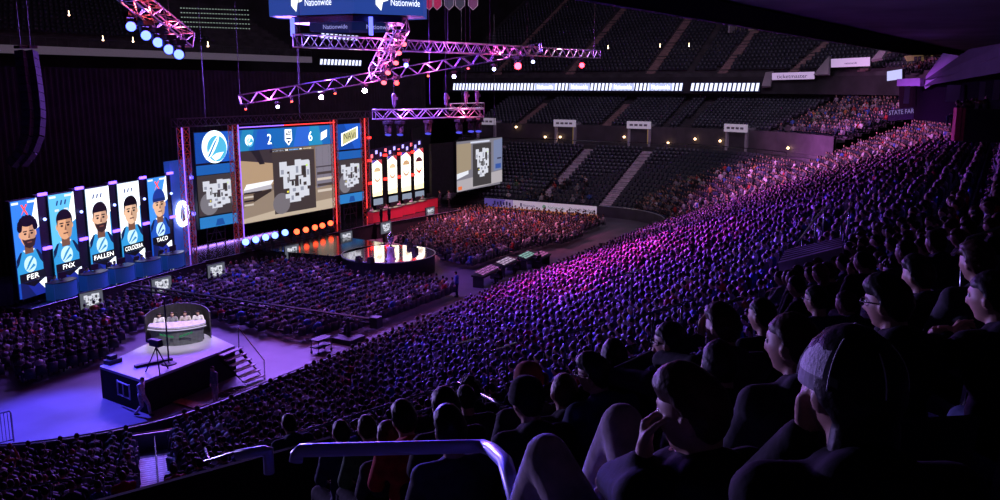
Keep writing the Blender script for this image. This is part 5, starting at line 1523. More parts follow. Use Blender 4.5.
# camera crane over the crowd
h0, h1 = atD(132, 287, 55), atD(376, 322, 47)
o = empty('camera_crane', (h1.x, h1.y, 0)); bo = Vector((h1.x, h1.y, 0))
for s in (-.09, .09):
    mb = MB(); mb.tube(h0+UZ*s*1.5-bo, h1+UZ*s*1.5-bo, .07, n=6); mb.build('arm_tube', BLACK, o)
mb = MB(); k = 26
for i in range(k): mb.tube(h0.lerp(h1, i/k)+UZ*(.09 if i % 2 else -.09)-bo, h0.lerp(h1, (i+1)/k)-UZ*(.09 if i % 2 else -.09)-bo, .02, n=4)
mb.build('arm_lattice', BLACK, o)
mb = MB(); mb.box(h0-bo-UZ*.35, (.7, .5, .5)); mb.tube(h0-bo, h0-bo-UZ*.3, .06, n=8); mb.tube(h0-bo-UZ*.35, h0-bo-UZ*.35+Vector((-.3, .5, 0)), .11, n=10); mb.build('camera_head', BLACK, o)
mb = MB(); pv = h0.lerp(h1, .9)-bo
mb.tube((pv.x, pv.y, .25), (pv.x, pv.y, pv.z), .12, .09, 10); mb.box((pv.x, pv.y, .15), (1.3, 1.3, .3)); mb.build('pedestal', BLACK, o)
mb = MB(); mb.box(h1-bo, (.5, .5, .6)); mb.build('counterweight', BLACK, o)
tag(o, 'long black camera crane reaching over the floor crowd toward the stage', 'camera crane')
# mixing position
for i, (px, py, w, col) in enumerate(((487, 271, 3.2, '#b86ac0'), (506, 262, 2.6, '#d8b8e0'), (527, 256, 2.4, '#a0d0c8'), (541, 255, 2.0, '#c86ab0'))):
    q = atZ(px, py, .9); o = empty('mixing_desk', (q.x, q.y, 0), .12)
    mb = MB(); mb.box((0, 0, .8), (w, 1.0, .12)); mb.build('table', BLACK, o)
    for x in (-1, 1):
        mb = MB(); mb.box((x*(w/2-.1), 0, .37), (.1, .8, .74)); mb.build('leg', BLACK, o)
    S = Scr((-w/2+.1, -.4, .90), UX, Vector((0, 1, .25)), w-.2, .8, .01); S.rect(0, 0, 1, 1, E('#3a2a48', .3), up=False)
    for a in range(10):
        for b in range(3): S.rect(.03+.097*a, .1+.3*b, .09+.097*a, .32+.3*b, E(col, .55 if (a+b) % 3 else .9), up=(a == 0 and b == 0))
    S.build('control_panel', o); tag(o, ['long mixing desk with violet lit panel beside the floor aisle', 'mixing desk with pale lit panel, second from the floor aisle', 'mixing desk with greenish lit panel, third from the floor aisle', 'small mixing desk with pink lit panel, farthest from the floor aisle'][i], 'mixing desk')
    if i < 3:
        person('seated_technician', (q.x+.1, q.y-1.1, 0), -.1, TYPE, 'player', 'black', 'black', 'dark', 'short', .03, label='seated technician in black at the '+['violet', 'pale', 'greenish'][i]+' lit mixing desk')
# crowd barrier
a, b = Vector((17.3, 33.3, 0)), Vector((18.5, 32.9, 0)); a = atZ(-22, 452, 0); b = atZ(14, 443, 0); d = (b-a); o = empty('crowd_barrier', a)
mb = MB(); mb.path([Vector((0, 0, .05)), Vector((0, 0, 1.25)), d*.03+UZ*1.35, d*.97+UZ*1.35, d+UZ*1.25, d+UZ*.05], .035, 7); mb.build('frame', STEEL, o)
for i in range(9):
    mb = MB(); p = d*((i+1)/10); mb.tube(p+UZ*.15, p+UZ*1.35, .015, n=5); mb.build('upright', STEEL, o)
mb = MB(); mb.tube(UZ*.15, d+UZ*.15, .025, n=6); mb.build('lower_rail', STEEL, o)
tag(o, 'steel crowd barrier with upright bars beside the blue-lit floor', 'barrier')
# advertising boards of the far side
y0, y1 = 37.2, 51.3
o = empty('advertising_board', (XB-.25, y1, 0)); S = Scr((0, 0, 0), Vector((0, -1, 0)), UZ, y1-y0, 1.14, .004)
S.rect(0, 0, 1, 1, mat('white_board_lit', (.75, .7, .78), .5, 0, srgb('#d6c4dc'), .42, noise=.04), up=False); S.rect(0, 0, 1, .2, E('#d07a2a', .5)); S.rect(0, .2, .27, 1, E('#6a55b4', .4)); S.poly([(.15, .2), (.27, .2), (.27, 1), (.20, 1)], E('#a68ac8', .45))
for k in range(6): S.rect(.09+.028*k, .42, .107+.028*k, .82-.08*(k % 2), E('#3a2f5e', .3), up=(k == 0))
S.rect(.335, .42, .35, .78, E('#5a4a78', .3)); S.text('Nationwide', .36, .45, .47, .70, E('#6a5a88', .35)); S.ell(.55, .58, .016, .2, E('#7a9a8a', .4), 14); S.text('Nationwide', .585, .42, .73, .72, E('#8a9a9c', .4))
S.text('OhioHealth', .77, .38, .875, .72, E('#2a2438', .25)); S.text('OhioHealth', .885, .36, .99, .70, E('#2a2438', .25)); S.build('face', o)
mb = MB(); mb.box((.12, -(y1-y0)/2, .57), (.16, y1-y0, 1.14)); mb.build('board', LIGHTWALL, o)
tag(o, 'long pale advertising board with orange kick strip below the far seats', 'advertising board')
# ================================================================== crowd in the stands and on the floor
seats = []       # (pos, normal, where)
AISLE_X = (38.5, 50.5, 62.5)
def lower_rows():
    d = .2; out = []
    while d < 31:
        dm = d+.5
        if d > 27.2:
            n = int((R2+dm)*rad(34)/.54)
            for i in range(n): a = rad(-90)+rad(34)*(i+.5)/n; r = Vector((math.cos(a), math.sin(a), 0)); out.append((C2+r*(R2+dm), -r, dm))
        if d < 27.2:
            n = int((R1+dm)*rad(115)/.54)
            for i in range(n):
                a = rad(-90)-rad(115)*(i+.5)/n; r = Vector((math.cos(a), math.sin(a), 0)); p = C1+r*(R1+dm); out.append((p, -r, dm))
            n = int((C2.x-C1.x)/.54)
            for i in range(n):
                x = C1.x+(C2.x-C1.x)*(i+.5)/n
                if any(abs(x-q) < .5 for q in AISLE_X): continue
                out.append((Vector((x, YB-dm, 0)), Vector((0, 1, 0)), dm))
            n = int((R2+dm)*rad(85)/.54)
            for i in range(n):
                a = rad(-90)+rad(85)*(i+.5)/n; dg = math.degrees(a)
                if not full_low(dg, dm): continue
                if abs(dg+56)*rad(1)*(R2+dm) < .6: continue
                if dg > -55 and dm > 13.9: continue
                r = Vector((math.cos(a), math.sin(a), 0)); p = C2+r*(R2+dm); out.append((p, -r, dm))
        else:
            n = int((R1+dm)*rad(50)/.54)
            for i in range(n): a = rad(-90)-rad(50)*(i+.5)/n; r = Vector((math.cos(a), math.sin(a), 0)); out.append((C1+r*(R1+dm), -r, dm))
            n = int(60/.54)
            for i in range(n): out.append((Vector((C1.x+60*(i+.5)/n, YB-dm, 0)), Vector((0, 1, 0)), dm))
        d += .85
    return out
KEEP = []
for qx, qy, qd in ((846, 304, 8), (906, 253, 8), (893, 272, 8.6), (862, 262, 10), (935, 243, 9)):
    q = atD(qx, qy, qd); KEEP.append((q.x, q.y, 0))
crowd_pts = []
def inpoly(x, y, P):
    c = False; j = len(P)-1
    for i in range(len(P)):
        if (P[i][1] > y) != (P[j][1] > y) and x < (P[j][0]-P[i][0])*(y-P[i][1])/(P[j][1]-P[i][1])+P[i][0]: c = not c
        j = i
    return c
def zz_skip(x, y, z):
    return z < 30 and (inpoly(x, y, [(766, 276), (778, 252), (826, 200), (842, 200), (800, 246), (846, 236), (848, 258), (800, 284)]))
for p, n, d in lower_rows():
    z0 = zstand(d-.08, p.x); x, y, z = proj((p.x, p.y, z0+.9)); side = False
    if d > 21.4:
        z1 = zstand(d-.08, p.x, True); x1, y1, zz1 = proj((p.x, p.y, z1+.9))
        if x1 > 782 and p.x < 76: side = True; z0, x, y, z = z1, x1, y1, zz1
    if p.y > 25 and p.x > 76.5 and math.degrees(math.atan2(p.y-C2.y, p.x-C2.x)) > -70: z0 = zfarlow(d)
    if not side and (z < 19 or d > (26.5 if p.x < 76 else 31)): continue
    if side and (z < 9.5 or (d > 28.7 and p.x < 34)): continue
    if side and any((p-Vector(q)).length < .6 for q in KEEP): continue
    if 135 < x < 175 and z < 36: continue
    if zz_skip(x, y, z): continue
    if -30 < x < 1030 and -30 < y < 560: crowd_pts.append((Vector((p.x, p.y, z0)), n, 'low', z, x, y))
# far corner upper rows
d = 18.2
while d < 28.0:
    dm = d+.47; n = int((R2+dm)*rad(23)/.56)
    for i in range(n):
        a = -54+23*(i+.5)/n; r = Vector((math.cos(rad(a)), math.sin(rad(a)), 0)); p = C2+r*(R2+dm)
        if RND.random() < (.9 if a < -36 else .75): crowd_pts.append((Vector((p.x, p.y, zfarup(d+.42))), -r, 'up', 0, 0, 0))
    d += .85
for k in range(13):
    q = atD(958+k*3.4, 103-k*.35+RND.uniform(-2, 1), 45); crowd_pts.append((Vector((q.x, q.y, q.z-1.28)), Vector((.3, .95, 0)), 'far', 0, 0, 0))
for k in range(16):
    q = atD(904+k*2.2, 66-k*.45+RND.uniform(-2, 1), 88); crowd_pts.append((Vector((q.x, q.y, q.z-1.28)), Vector((-.3, .95, 0)), 'far', 0, 0, 0))
# few people in the empty far rows
for i in range(40):
    y = RND.uniform(38, 50); d = RND.choice([1.0, 1.85, 2.7, 3.55, 4.4, 5.25]); crowd_pts.append((Vector((XB+d, y, zfarlow(d))), Vector((-1, 0, 0)), 'far', 0, 0, 0))
for i in range(70):
    a = -20-RND.random()*14; d = RND.choice([.9, 1.75, 2.6, 3.45, 4.3, 6, 7]); r = Vector((math.cos(rad(a)), math.sin(rad(a)), 0)); p = C2+r*(R2+d); crowd_pts.append((Vector((p.x, p.y, zfarlow(d))), -r, 'far', 0, 0, 0))

def inpoly(x, y, P):
    c = False; j = len(P)-1
    for i in range(len(P)):
        if (P[i][1] > y) != (P[j][1] > y) and x < (P[j][0]-P[i][0])*(y-P[i][1])/(P[j][1]-P[i][1])+P[i][0]: c = not c
        j = i
    return c
BL = [(-40, 338), (40, 322), (110, 312), (205, 284), (300, 266), (345, 272), (352, 288), (432, 290), (456, 296), (455, 308), (372, 334), (318, 344), (262, 338), (215, 326), (208, 322), (150, 328), (126, 345), (100, 368), (50, 388), (-40, 384)]
BRt = [(392, 250), (440, 224), (480, 215), (596, 224), (606, 230), (560, 248), (530, 252), (500, 262), (470, 272), (440, 264), (438, 256)]
y = 31.0
while y < 50:
    x = 12.0+RND.random()*.3
    while x < 86:
        qx, qy, _ = proj((x, y, .0))
        ok = inpoly(qx, qy, BL) or inpoly(qx, qy, BRt)
        if ok and (Vector((x, y, 0))-RC).length > RR+.4 and not (22.3 < x < 31.2 and 30 < y < 38.2):
            tgt = Vector((52, 53, 0))-Vector((x, y, 0)); tgt = (tgt.normalized()+Vector((0, 1.2, 0))).normalized()
            if RND.random() < .95: crowd_pts.append((Vector((x+RND.uniform(-.06, .06), y+RND.uniform(-.08, .08), 0)), tgt, 'floor', 0, 0, 0))
        x += .56
    y += .88

# the nearest of them are built one by one
near = sorted([c for c in crowd_pts if c[2] == 'low' and 4 < c[4] < 996 and 0 < c[5] < 496], key=lambda c: c[3])
N_IND = 262
IND = near[:N_IND]; idset = set(id(c) for c in IND)
POSES = [dict(), dict(lean=.22, wl=(-.07, .34, .72), wr=(.07, .36, .70), nod=.0), dict(lean=-.06, wl=(-.16, .26, .60), wr=(.10, .30, .62), tilt=.08), dict(lean=.10, wl=(-.06, .20, .98), wr=(.12, .34, .62), yaw=.2), dict(lean=.05, wl=(-.05, .26, .72), wr=(.05, .28, .72), yaw=.3, nod=.0)]
VAR = []
for i, (top, legs, hair, style, hood) in enumerate([('black', 'denim', 'dark', 'short', True), ('charcoal', 'black', 'brown', 'shaggy', False), ('navy', 'denim', 'dark', 'short', True), ('grey', 'black', 'brown', 'short', True), ('white', 'denim', 'dark', 'curly', False), ('red', 'denim', 'brown', 'short', True), ('blue', 'black', 'sandy', 'short', False), ('black', 'black', 'sandy', 'long', False), ('charcoal', 'denim', 'dark', 'tall', False), ('black', 'denim', 'brown', 'buzz', True)]):
    VAR.append((top, legs, hair, style, hood, i % 5))
WEI = [5, 5, 5, 4, 2, 1, 3, 3, 4, 4]
names_cl = {'black': 'black', 'charcoal': 'charcoal', 'navy': 'navy', 'grey': 'grey', 'white': 'white', 'red': 'red', 'blue': 'blue'}
DESC = ['black hooded top, short dark hair', 'charcoal top, shaggy brown hair', 'navy hooded top, short dark hair', 'grey hooded top, short brown hair', 'white top, curly dark hair', 'red hooded top, short brown hair', 'blue top, short sandy hair', 'black top, long sandy hair', 'charcoal top, tall dark hair', 'black hooded top, cropped brown hair']
proto = {}
SC_BY_PERSON = []
for p, n, w, z, x, y in IND:
    v = RND.choices(range(10), WEI)[0]; top, legs, hair, style, hood, ps = VAR[v]
    yaw = yaw_of(n)+RND.uniform(-.18, .18)+.15
    lab = 'lower stand spectator, %s, in the nearer packed rows' % DESC[v]; grp = 'lower stand spectators, '+DESC[v]
    if v not in proto:
        o = person('seated_spectator', p, yaw, POSES[ps], 'mid%d' % ps, top, legs, hair, style, .022, hood=hood, shoes=False, label=lab, group=grp, hands=True)
        proto[v] = o
    else:
        o = copy_tree(proto[v]); o.location = p; o.rotation_euler = (0, 0, yaw)
    s = RND.uniform(.95, 1.06); o.scale = (s, s, s)

# everyone else: one mass
REST_C = [c for c in crowd_pts if id(c) not in idset]
PAL = [(.012, .012, .016), (.03, .03, .035), (.02, .03, .07), (.06, .06, .07), (.16, .16, .18), (.30, .29, .31), (.62, .58, .60), (.40, .03, .03), (.05, .12, .40), (.45, .20, .06), (.12, .2, .1), (.10, .08, .12)]
PW = np.array([7, 5, 4, 3, 2.4, 2, 2.4, .8, 1.4, .3, .3, 3]); PW = PW/PW.sum()
HAIRC = [(.010, .007, .007), (.02, .012, .01), (.05, .028, .018), (.13, .08, .04), (.010, .010, .012), (.3, .05, .04), (.4, .4, .42)]
HW = np.array([6, 5, 3, 1.2, 3, .3, .5]); HW /= HW.sum()
chunks = []; groups = {}
for c in REST_C:
    zz = (c[0]-EYE).dot(FW); det = zz < 48
    ps = int(NPR.choice(4, p=[.62, .2, .15, .03])); groups.setdefault((det, ps), []).append(c)
for (det, ps), L in groups.items():
    V, F, T = far_person(det, ps); items = []
    for c in L: items.append((tuple(c[0]+Vector((RND.uniform(-.05, .05), RND.uniform(-.05, .05), 0))), yaw_of(c[1])+RND.uniform(-.3, .3)+.12, RND.uniform(.92, 1.07)))
    ch = scatter_mesh('c', V, F, T, items, None)
    N = len(L); tint = np.ones((N, len(V), 4), dtype=np.float32)
    tops = np.array(PAL, dtype=np.float32)[NPR.choice(len(PAL), N, p=PW)]; hairs = np.array(HAIRC, dtype=np.float32)[NPR.choice(len(HAIRC), N, p=HW)]
    sk = np.array([.50, .30, .22], dtype=np.float32)[None]*NPR.uniform(.55, 1.15, (N, 1)).astype(np.float32); legs = np.array([.03, .04, .08], dtype=np.float32)[None]*NPR.uniform(.3, 2, (N, 1)).astype(np.float32)
    for k, cc in enumerate((tops, sk, hairs, legs)): tint[:, T == k, :3] = cc[:, None, :]
    chunks.append((*ch, tint.reshape(-1, 4)))
co = raw_mesh('crowd', chunks, vcol_mat('crowd_cloth', .68, .3), smooth=True)
tag(co, 'dense seated crowd filling the stands and the floor, each person only a few pixels high', 'crowd', kind='stuff')
# their chairs
cs = MB(); cs.box((0, -.22, .62), (.46, .05, .50)); cs.box((0, .04, .41), (.46, .40, .05)); V, F, T = tri(cs)
so = raw_mesh('crowd_seating', [scatter_mesh('s', V, F, T, [(tuple(c[0]), yaw_of(c[1]), 1) for c in crowd_pts], None)], SEATM); tag(so, 'dark chairs hidden under the dense seated crowd', 'seating', kind='stuff')

# ================================================================== people close to us
def ours(x, y, hh=1.235):
    """where a seated head at pixel x, y meets our block: returns (floor point under the hips, depth)"""
    d = ray(x, y); t = 1.55
    while t < 45:
        p = EYE+d*t; q = Vector((p.x, p.y, 0)); dd = (q-C0).length-R0
        if p.z-zour(dd) <= hh: return Vector((p.x, p.y, zour(dd))), t
        t += .01
    return None, None
def toward(x, y, deg):
    """body heading whose face shows deg degrees to the left of our line of sight"""
    d = ray(x, y); return math.atan2(d.y, d.x)+rad(deg)-PI/2
CLOSE = []
DEPS = {834: 1.95, 691: 2.45, 888: 3.9, 792: 3.3, 992: 3.9, 976: 5.2, 722: 4.8, 719: 4.1, 594: 5.2, 614: 5.4, 671: 5.0, 527: 4.9, 529: 5.7, 564: 5.3, 445: 5.6, 450: 4.7, 404: 6.1, 367: 7.6, 388: 6.4, 341: 8.2, 470: 8.5, 466: 7.6, 289: 10, 762: 6, 846: 8, 816: 7.2, 918: 5.6, 906: 8, 893: 8.6, 862: 10, 935: 9}
def close(x, y, deg, label, top='black', legs='black', hair='dark', style='short', pose=None, vox=.011, hood=False, faceturn=0., dep=None, extras=None, name='seated_spectator', key=None, detail=True, hh=1.235, body=30, seed=1, seat=True, sleeve=1.0, fz=None):
    dep = dep or DEPS.get(x)
    if dep is None:
        p, t = ours(x, y, hh)
        open('/tmp/close.txt', 'a').write('%s %d %d %.2f %s\n' % (label[:40], x, y, t, tuple(p)))
    else:
        q = atD(x, y, dep); p = Vector((q.x, q.y, q.z-hh))
    P = dict(pose or {}); bz = toward(x, y, body); P['yaw'] = rad(deg-body)
    key = key or ('close_%d' % len(CLOSE))
    J = skeleton(P); off = Matrix.Rotation(bz, 3, 'Z') @ Vector((J['head'].x, J['head'].y, 0))
    loc = p-off; 
    loc.z = p.z+hh-J['head'].z
    o = person(name, loc, bz, P, key, top, legs, hair, style, vox, hood=hood, sleeve=sleeve, detail=detail, extras=extras, label=label, shoes=True, seed=seed)
    CLOSE.append((o, p))
    if seat:
        s = empty('flip_chair', (loc.x, loc.y, loc.z), bz); mb = MB(); mb.box((0, .03, .39), (.46, .42, .05)); mb.build('seat', SEATM, s); mb = MB(); mb.slab([(-.22, -.2, .42), (.22, -.2, .42), (.22, -.25, .80), (-.22, -.25, .80)], (0, -.04, 0)); mb.build('backrest', SEATM, s)
        mb = MB(); mb.box((0, -.1, .18), (.08, .1, .40)); mb.build('pedestal', BLACK, s)
        tag(s, 'dark plastic seat under the '+label[:1].lower()+' '.join(label[1:].split()[:9]), 'seat')
    return o

def chin_hand(side): 
    return ((.1*side, .25, .97), (-.3*side, -.5, .1))
# man with cap
def cap_fn(J):
    X, Y, Z = J['hax']; c = J['head']+Z*.020; mb = MB(); n, m = 40, 12; vs = []
    for j in range(m+1):
        t = (PI*.53)*j/m
        for i in range(n):
            p = 2*PI*i/n; x, y, z = math.sin(t)*math.cos(p), math.sin(t)*math.sin(p), math.cos(t)
            bulge = 1.06 if z > .2 else 1.04
            vs.append(c+X*(x*.092*bulge)+Y*(y*.110*bulge-.004)+Z*(z*.112-.0))
    for j in range(m):
        for i in range(n):
            a = (i+.5)/n*2*PI
            mi = 0 if math.sin(a+.25) > -.35 else 1
            if j >= m-2: mi = 2 if mi == 0 else 1
            mb.add([vs[j*n+i], vs[(j+1)*n+i], vs[(j+1)*n+(i+1) % n], vs[j*n+(i+1) % n]], [(0, 1, 2, 3)], mi)
    mb.ball(c+Z*.117, (.011, .011, .006), 10, 6, 0)
    for k in range(6):
        a = k*PI/3+.3; pts = []
        for j in range(10):
            t = PI*.5*(j/9); pts.append(c+X*(math.sin(t)*math.cos(a)*.0985)+Y*(math.sin(t)*math.sin(a)*.117-.004)+Z*(math.cos(t)*.1135))
        mb.path(pts, .0016, 4, 0)
    return 'cap', mb, [mat('cap_pale_mesh', (.85, .84, .92), .9, noise=.12, scale=160, bump=.3), mat('cap_black_cloth', (.012, .012, .014), .9), mat('cap_band_grey', (.34, .33, .37), .8, noise=.2, scale=60)]
def brim_fn(J):
    X, Y, Z = J['hax']; c = J['head']+Z*.016; mb = MB(); top = []
    for i in range(13):
        a = PI*(.18+.64*i/12); top.append(c+X*(math.cos(a)*.092)-Y*(math.sin(a)*.112)+Z*0)
    out = []
    for i in range(13):
        a = PI*(.12+.76*i/12); out.append(c+X*(math.cos(a)*.088)-Y*(.06+math.sin(a)*.125)-Z*(.018+.012*math.sin(a)))
    mb.slab(top+out[::-1], Z*.004); return 'cap_brim', mb, mat('cap_black_cloth', (.012, .012, .014), .9)
EY = [eye(-1), eye(1)]
def collar_fn(J):
    c = J['neck']; mb = MB(); mb.path([c+Vector((.088*math.cos(t), .080*math.sin(t)-.01, .02+.02*math.sin(t))) for t in [2*PI*i/20 for i in range(15, 26)]], .011, 7); return 'collar_trim', mb, cloth('collar_red', (.55, .06, .04))
close(849, 391, 44, 'person in a black jacket and pale grey trucker cap, hand raised to the face', 'black', 'black', 'dark', 'long', dict(lean=.10, wl=(-.08, .15, 1.10), hl=((.30, .12, .94), (.44, -.88, .1)), thl=(.3, -.6, .3), el=(-.45, .15, -.9), nod=.02, tilt=-.05, curl=.7), .0065, True, extras=[cap_fn]+EY, body=22, name='capped_spectator', dep=1.78)
close(693, 414, 74, 'person with swept-up brown hair, hand at the mouth and knees drawn up', 'black', 'stone', 'brown', 'quiff', dict(hip=.45, lean=-.50, wl=(-.14, -.20, .96), hl=((.30, .25, .9), (.6, -.7, .1)), thl=(.4, -.5, .4), el=(-.25, .1, -1), curl=1.0, knees=((-.17, .30, .78), (.13, .32, .83)), ankles=((-.16, .52, .44), (.13, .54, .44)), nod=.10), .0065, True, extras=EY+[collar_fn], body=38, seed=3, dep=2.35)
# red collar strip for him
close(888, 304, 72, 'bespectacled person with thick dark hair in a black jacket, behind the capped person', 'black', 'black', 'dark', 'tall', dict(lean=.04), .0075, True, extras=[glasses]+EY, body=32, seed=4)
close(792, 345, 70, 'person with flat brown hair in profile between the cap and the swept-up hair', 'charcoal', 'black', 'brown', 'short', dict(lean=.08, nod=.02), .0075, True, extras=EY, body=30, seed=5)
close(992, 298, 74, 'young person in profile with hands clasped and a yellow wristband', 'black', 'denim', 'dark', 'short', dict(lean=.16, wl=(-.03, .38, .95), wr=(.05, .40, .93), hl=((.75, .5, .3), (.2, -.8, -.3)), hr=((-.75, .5, .2), (0, -.8, -.3)), curl=.9, el=(-.9, -.2, -.6), er=(.9, -.2, -.6)), .007, True, body=40, extras=EY+[lambda J: ('wristband', MB().lathe([(.036, -.012), (.039, 0), (.036, .012)], J['wr'].lerp(J['er'], .08), 14, 0, (((J['wr']-J['er']).normalized()).orthogonal().normalized(), (J['wr']-J['er']).normalized().cross(((J['wr']-J['er']).normalized()).orthogonal().normalized()), (J['wr']-J['er']).normalized())), E('#c9c43a', .12))], seed=6)
close(976, 263, 55, 'person with a shaggy brown mop of hair behind the young one in profile', 'charcoal', 'black', 'brown', 'shaggy', dict(lean=.05), .01, True, body=35, seed=7)
close(722, 328, 55, 'person with tall pale-brown hair beyond the swept-up hair, cheek on hand', 'charcoal', 'black', 'brown', 'tall', dict(lean=.08, wl=(-.08, .22, 1.12), hl=((.2, .1, .97), (.5, -.8, .1)), el=(-.8, .2, -.6), tilt=-.1), .009, True, body=25, seed=8)
close(719, 366, 25, 'dark-haired person seen from behind just past the swept-up brown hair', 'black', 'black', 'dark', 'short', dict(lean=.10), .01, True, body=15, seed=9)
close(594, 375, 72, 'bespectacled person with dark hair in a green-blue jacket, in profile among the dark heads', 'navy', 'black', 'dark', 'tall', dict(lean=.10), .009, True, extras=[glasses], body=35, seed=10)
close(614, 358, 15, 'dark round head seen from behind, next to the bespectacled profile', 'black', 'black', 'dark', 'short', dict(lean=.12), .012, True, body=15, seed=11)
close(671, 343, 70, 'bespectacled person holding a hand to the mouth, between the swept-up hair and the dark heads', 'charcoal', 'black', 'dark', 'short', dict(lean=.14, wl=(-.05, .25, 1.10), hl=((.3, .05, .9), (.5, -.8, .1)), el=(-.8, .3, -.5), curl=.9), .009, True, extras=[glasses], body=35, seed=12)
def beanie(col):
    def f(J):
        X, Y, Z = J['hax']; c = J['head']+Z*.018; mb = MB(); pr = [(.094, -.018), (.099, -.005), (.099, .03), (.094, .034), (.092, .06), (.078, .10), (.05, .125), (.012, .136)]
        mb.lathe([(r, z) for r, z in pr], c, 26, 0, (X, Y*1.17, Z)); return 'beanie', mb, cloth('beanie_%s' % col, {'black': (.015, .015, .017), 'rust': (.28, .07, .05)}[col])
    return f
close(527, 402, 40, 'person in a black knitted hat seen from behind near the rail end', 'black', 'black', 'dark', 'short', dict(lean=.12, nod=.06), .010, True, extras=[beanie('black')], body=25, seed=13)
close(529, 384, 30, 'person in a rust coloured knitted hat in front of the black knitted hat', 'charcoal', 'black', 'brown', 'short', dict(lean=.12), .012, True, extras=[beanie('rust')], body=20, seed=14)
close(564, 392, 30, 'person with shaved head leaning low beside the black knitted hat', 'charcoal', 'black', 'brown', 'buzz', dict(lean=.35, nod=-.25), .010, True, body=25, seed=15)
BACKS = [(445, 407, 'dark', 'long', 'person with long dark hair seen from behind, highest over the blue rail'), (450, 431, 'dark', 'tall', 'person with full dark hair, straight above the middle of the blue rail'), (404, 420, 'dark', 'tall', 'person in red with a tall round head of hair above the blue rail'), (367, 429, 'brown', 'short', 'person in green with short brown hair above the first half of the blue rail'),
         (388, 437, 'brown', 'short', 'person with brown hair just peeking over the blue rail'), (341, 433, 'dark', 'short', 'dark head above the bent beginning of the blue rail'), (470, 391, 'dark', 'curly', 'person with curly dark hair beyond the long-haired head'), (466, 399, 'dark', 'short', 'short dark head beside the curly one near the steel rail end'), (289, 424, 'dark', 'short', 'lone dark head beyond the double rail'),
         (762, 316, 'dark', 'short', 'person in profile with dark hair, first beyond the tall pale-brown hair'), (846, 304, 'brown', 'short', 'person in profile between the flat brown hair and the thick dark hair'), (816, 300, 'dark', 'short', 'bespectacled person with dark hair farther down the row of profiles'), (918, 276, 'dark', 'tall', 'person with a broad dark head above the bespectacled thick-haired one'), (906, 253, 'brown', 'short', 'person with lit forehead, directly beyond the broad dark head'),
         (893, 272, 'dark', 'curly', 'curly-headed person beside the broad dark head'), (862, 262, 'dark', 'short', 'person with short hair at the edge of the lit seat wall'), (935, 243, 'brown', 'shaggy', 'shaggy brown head behind the thin bent handrail')]
for i, (x, y, h, st, lab) in enumerate(BACKS):
    prof = x > 755
    close(x, y, 62 if prof else 28, lab, {404: 'red', 367: 'green'}.get(x, ['black', 'charcoal', 'navy'][i % 3]), 'black', h, st, dict(lean=.06+.03*(i % 4), nod=.04), .012, i % 2 == 0, extras=[glasses] if x == 816 else None, body=32 if prof else 22, seed=20+i)
# ================================================================== rails, walls near us
RAIL = mat('blue_tint_rail', (.42, .42, .72), .35, .15, noise=.05)  # steel tinted blue: the blue light is put into its base colour
r0, r1, r2 = atD(297, 450.5, 3.75), atD(488, 446, 3.75), atD(505, 462, 3.3)
o = empty('near_guard_rail', r0)
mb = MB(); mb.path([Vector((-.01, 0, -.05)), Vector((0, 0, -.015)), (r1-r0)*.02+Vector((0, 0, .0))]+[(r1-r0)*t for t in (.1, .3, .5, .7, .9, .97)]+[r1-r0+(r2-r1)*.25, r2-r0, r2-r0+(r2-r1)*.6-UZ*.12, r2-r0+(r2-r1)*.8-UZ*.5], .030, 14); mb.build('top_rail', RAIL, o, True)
tag(o, 'close round steel guard rail shining blue across the bottom of the view', 'guard rail')
q0, q1 = atD(236, 455, 4.2), atD(268, 450, 4.2)
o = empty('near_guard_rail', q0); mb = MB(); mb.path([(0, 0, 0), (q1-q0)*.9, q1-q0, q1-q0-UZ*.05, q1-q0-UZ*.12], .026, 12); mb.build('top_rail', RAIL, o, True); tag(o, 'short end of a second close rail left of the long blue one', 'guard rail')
# dark wall of the stair opening below us
def wall_px(name, pts, th, m, label=None):
    P = [atD(*p) for p in pts]; n = (P[1]-P[0]).cross(P[2]-P[0]).normalized(); mb = MB(); mb.slab(P, n*th); o = mb.build(name, m); o['kind'] = 'structure'; return o
A, B = atD(120, 493, 9.2), atD(330, 436, 9.8)
A = A.lerp(B, -.25)
mb = MB(); mb.slab([A, B, Vector((B.x, B.y, B.z-4)), Vector((A.x, A.y, A.z-4))], Vector((.04, .05, 0))*-1); struct('wall_parapet', mb, mat('black_parapet', (.006, .005, .007), .9))
mb = MB(); n = (EYE-B); n.z = 0; n.normalize(); mb.slab([A, B, B+n*5-UZ*.1, A+n*5-UZ*.1], UZ*-.1); 
# double rail on the parapet
def rail_line(pts, label, r=.022, posts=0, drop=.9, second=0):
    o = empty('stand_handrail', pts[0]); b = Vector(pts[0])
    mb = MB(); mb.path([Vector(p)-b for p in pts], r, 8); mb.build('top_rail', STEEL, o, True)
    if second: mb = MB(); mb.path([Vector(p)-b-UZ*second for p in pts], r*.9, 8); mb.build('lower_rail', STEEL, o, True)
    for i in range(posts):
        t = (i+.5)/posts*(len(pts)-1); k = int(t); p = Vector(pts[k]).lerp(Vector(pts[min(k+1, len(pts)-1)]), t-k)-b
        mb = MB(); mb.tube(p, p-UZ*drop, r*.85, n=8); mb.build('post', STEEL, o, True)
    return tag(o, label, 'handrail')
rail_line([atD(204, 462, 10.5), atD(302, 432, 10.6), atD(458, 383, 11), atD(492, 400, 9.2), atD(503, 405, 8.8)], 'long double steel rail slanting over the stair opening', .02, 5, .95, .22)
rail_line([atD(205, 448, 16.5), atD(212, 468, 15.2)], 'short bright rail end beside the blue-lit stairs', .022, 0)
rail_line([atD(-10, 492, 15), atD(103, 474, 17), atD(103, 484, 16.6)], 'dark rail crossing the nearest seats beside the blue-lit stairs', .02, 2, .5)
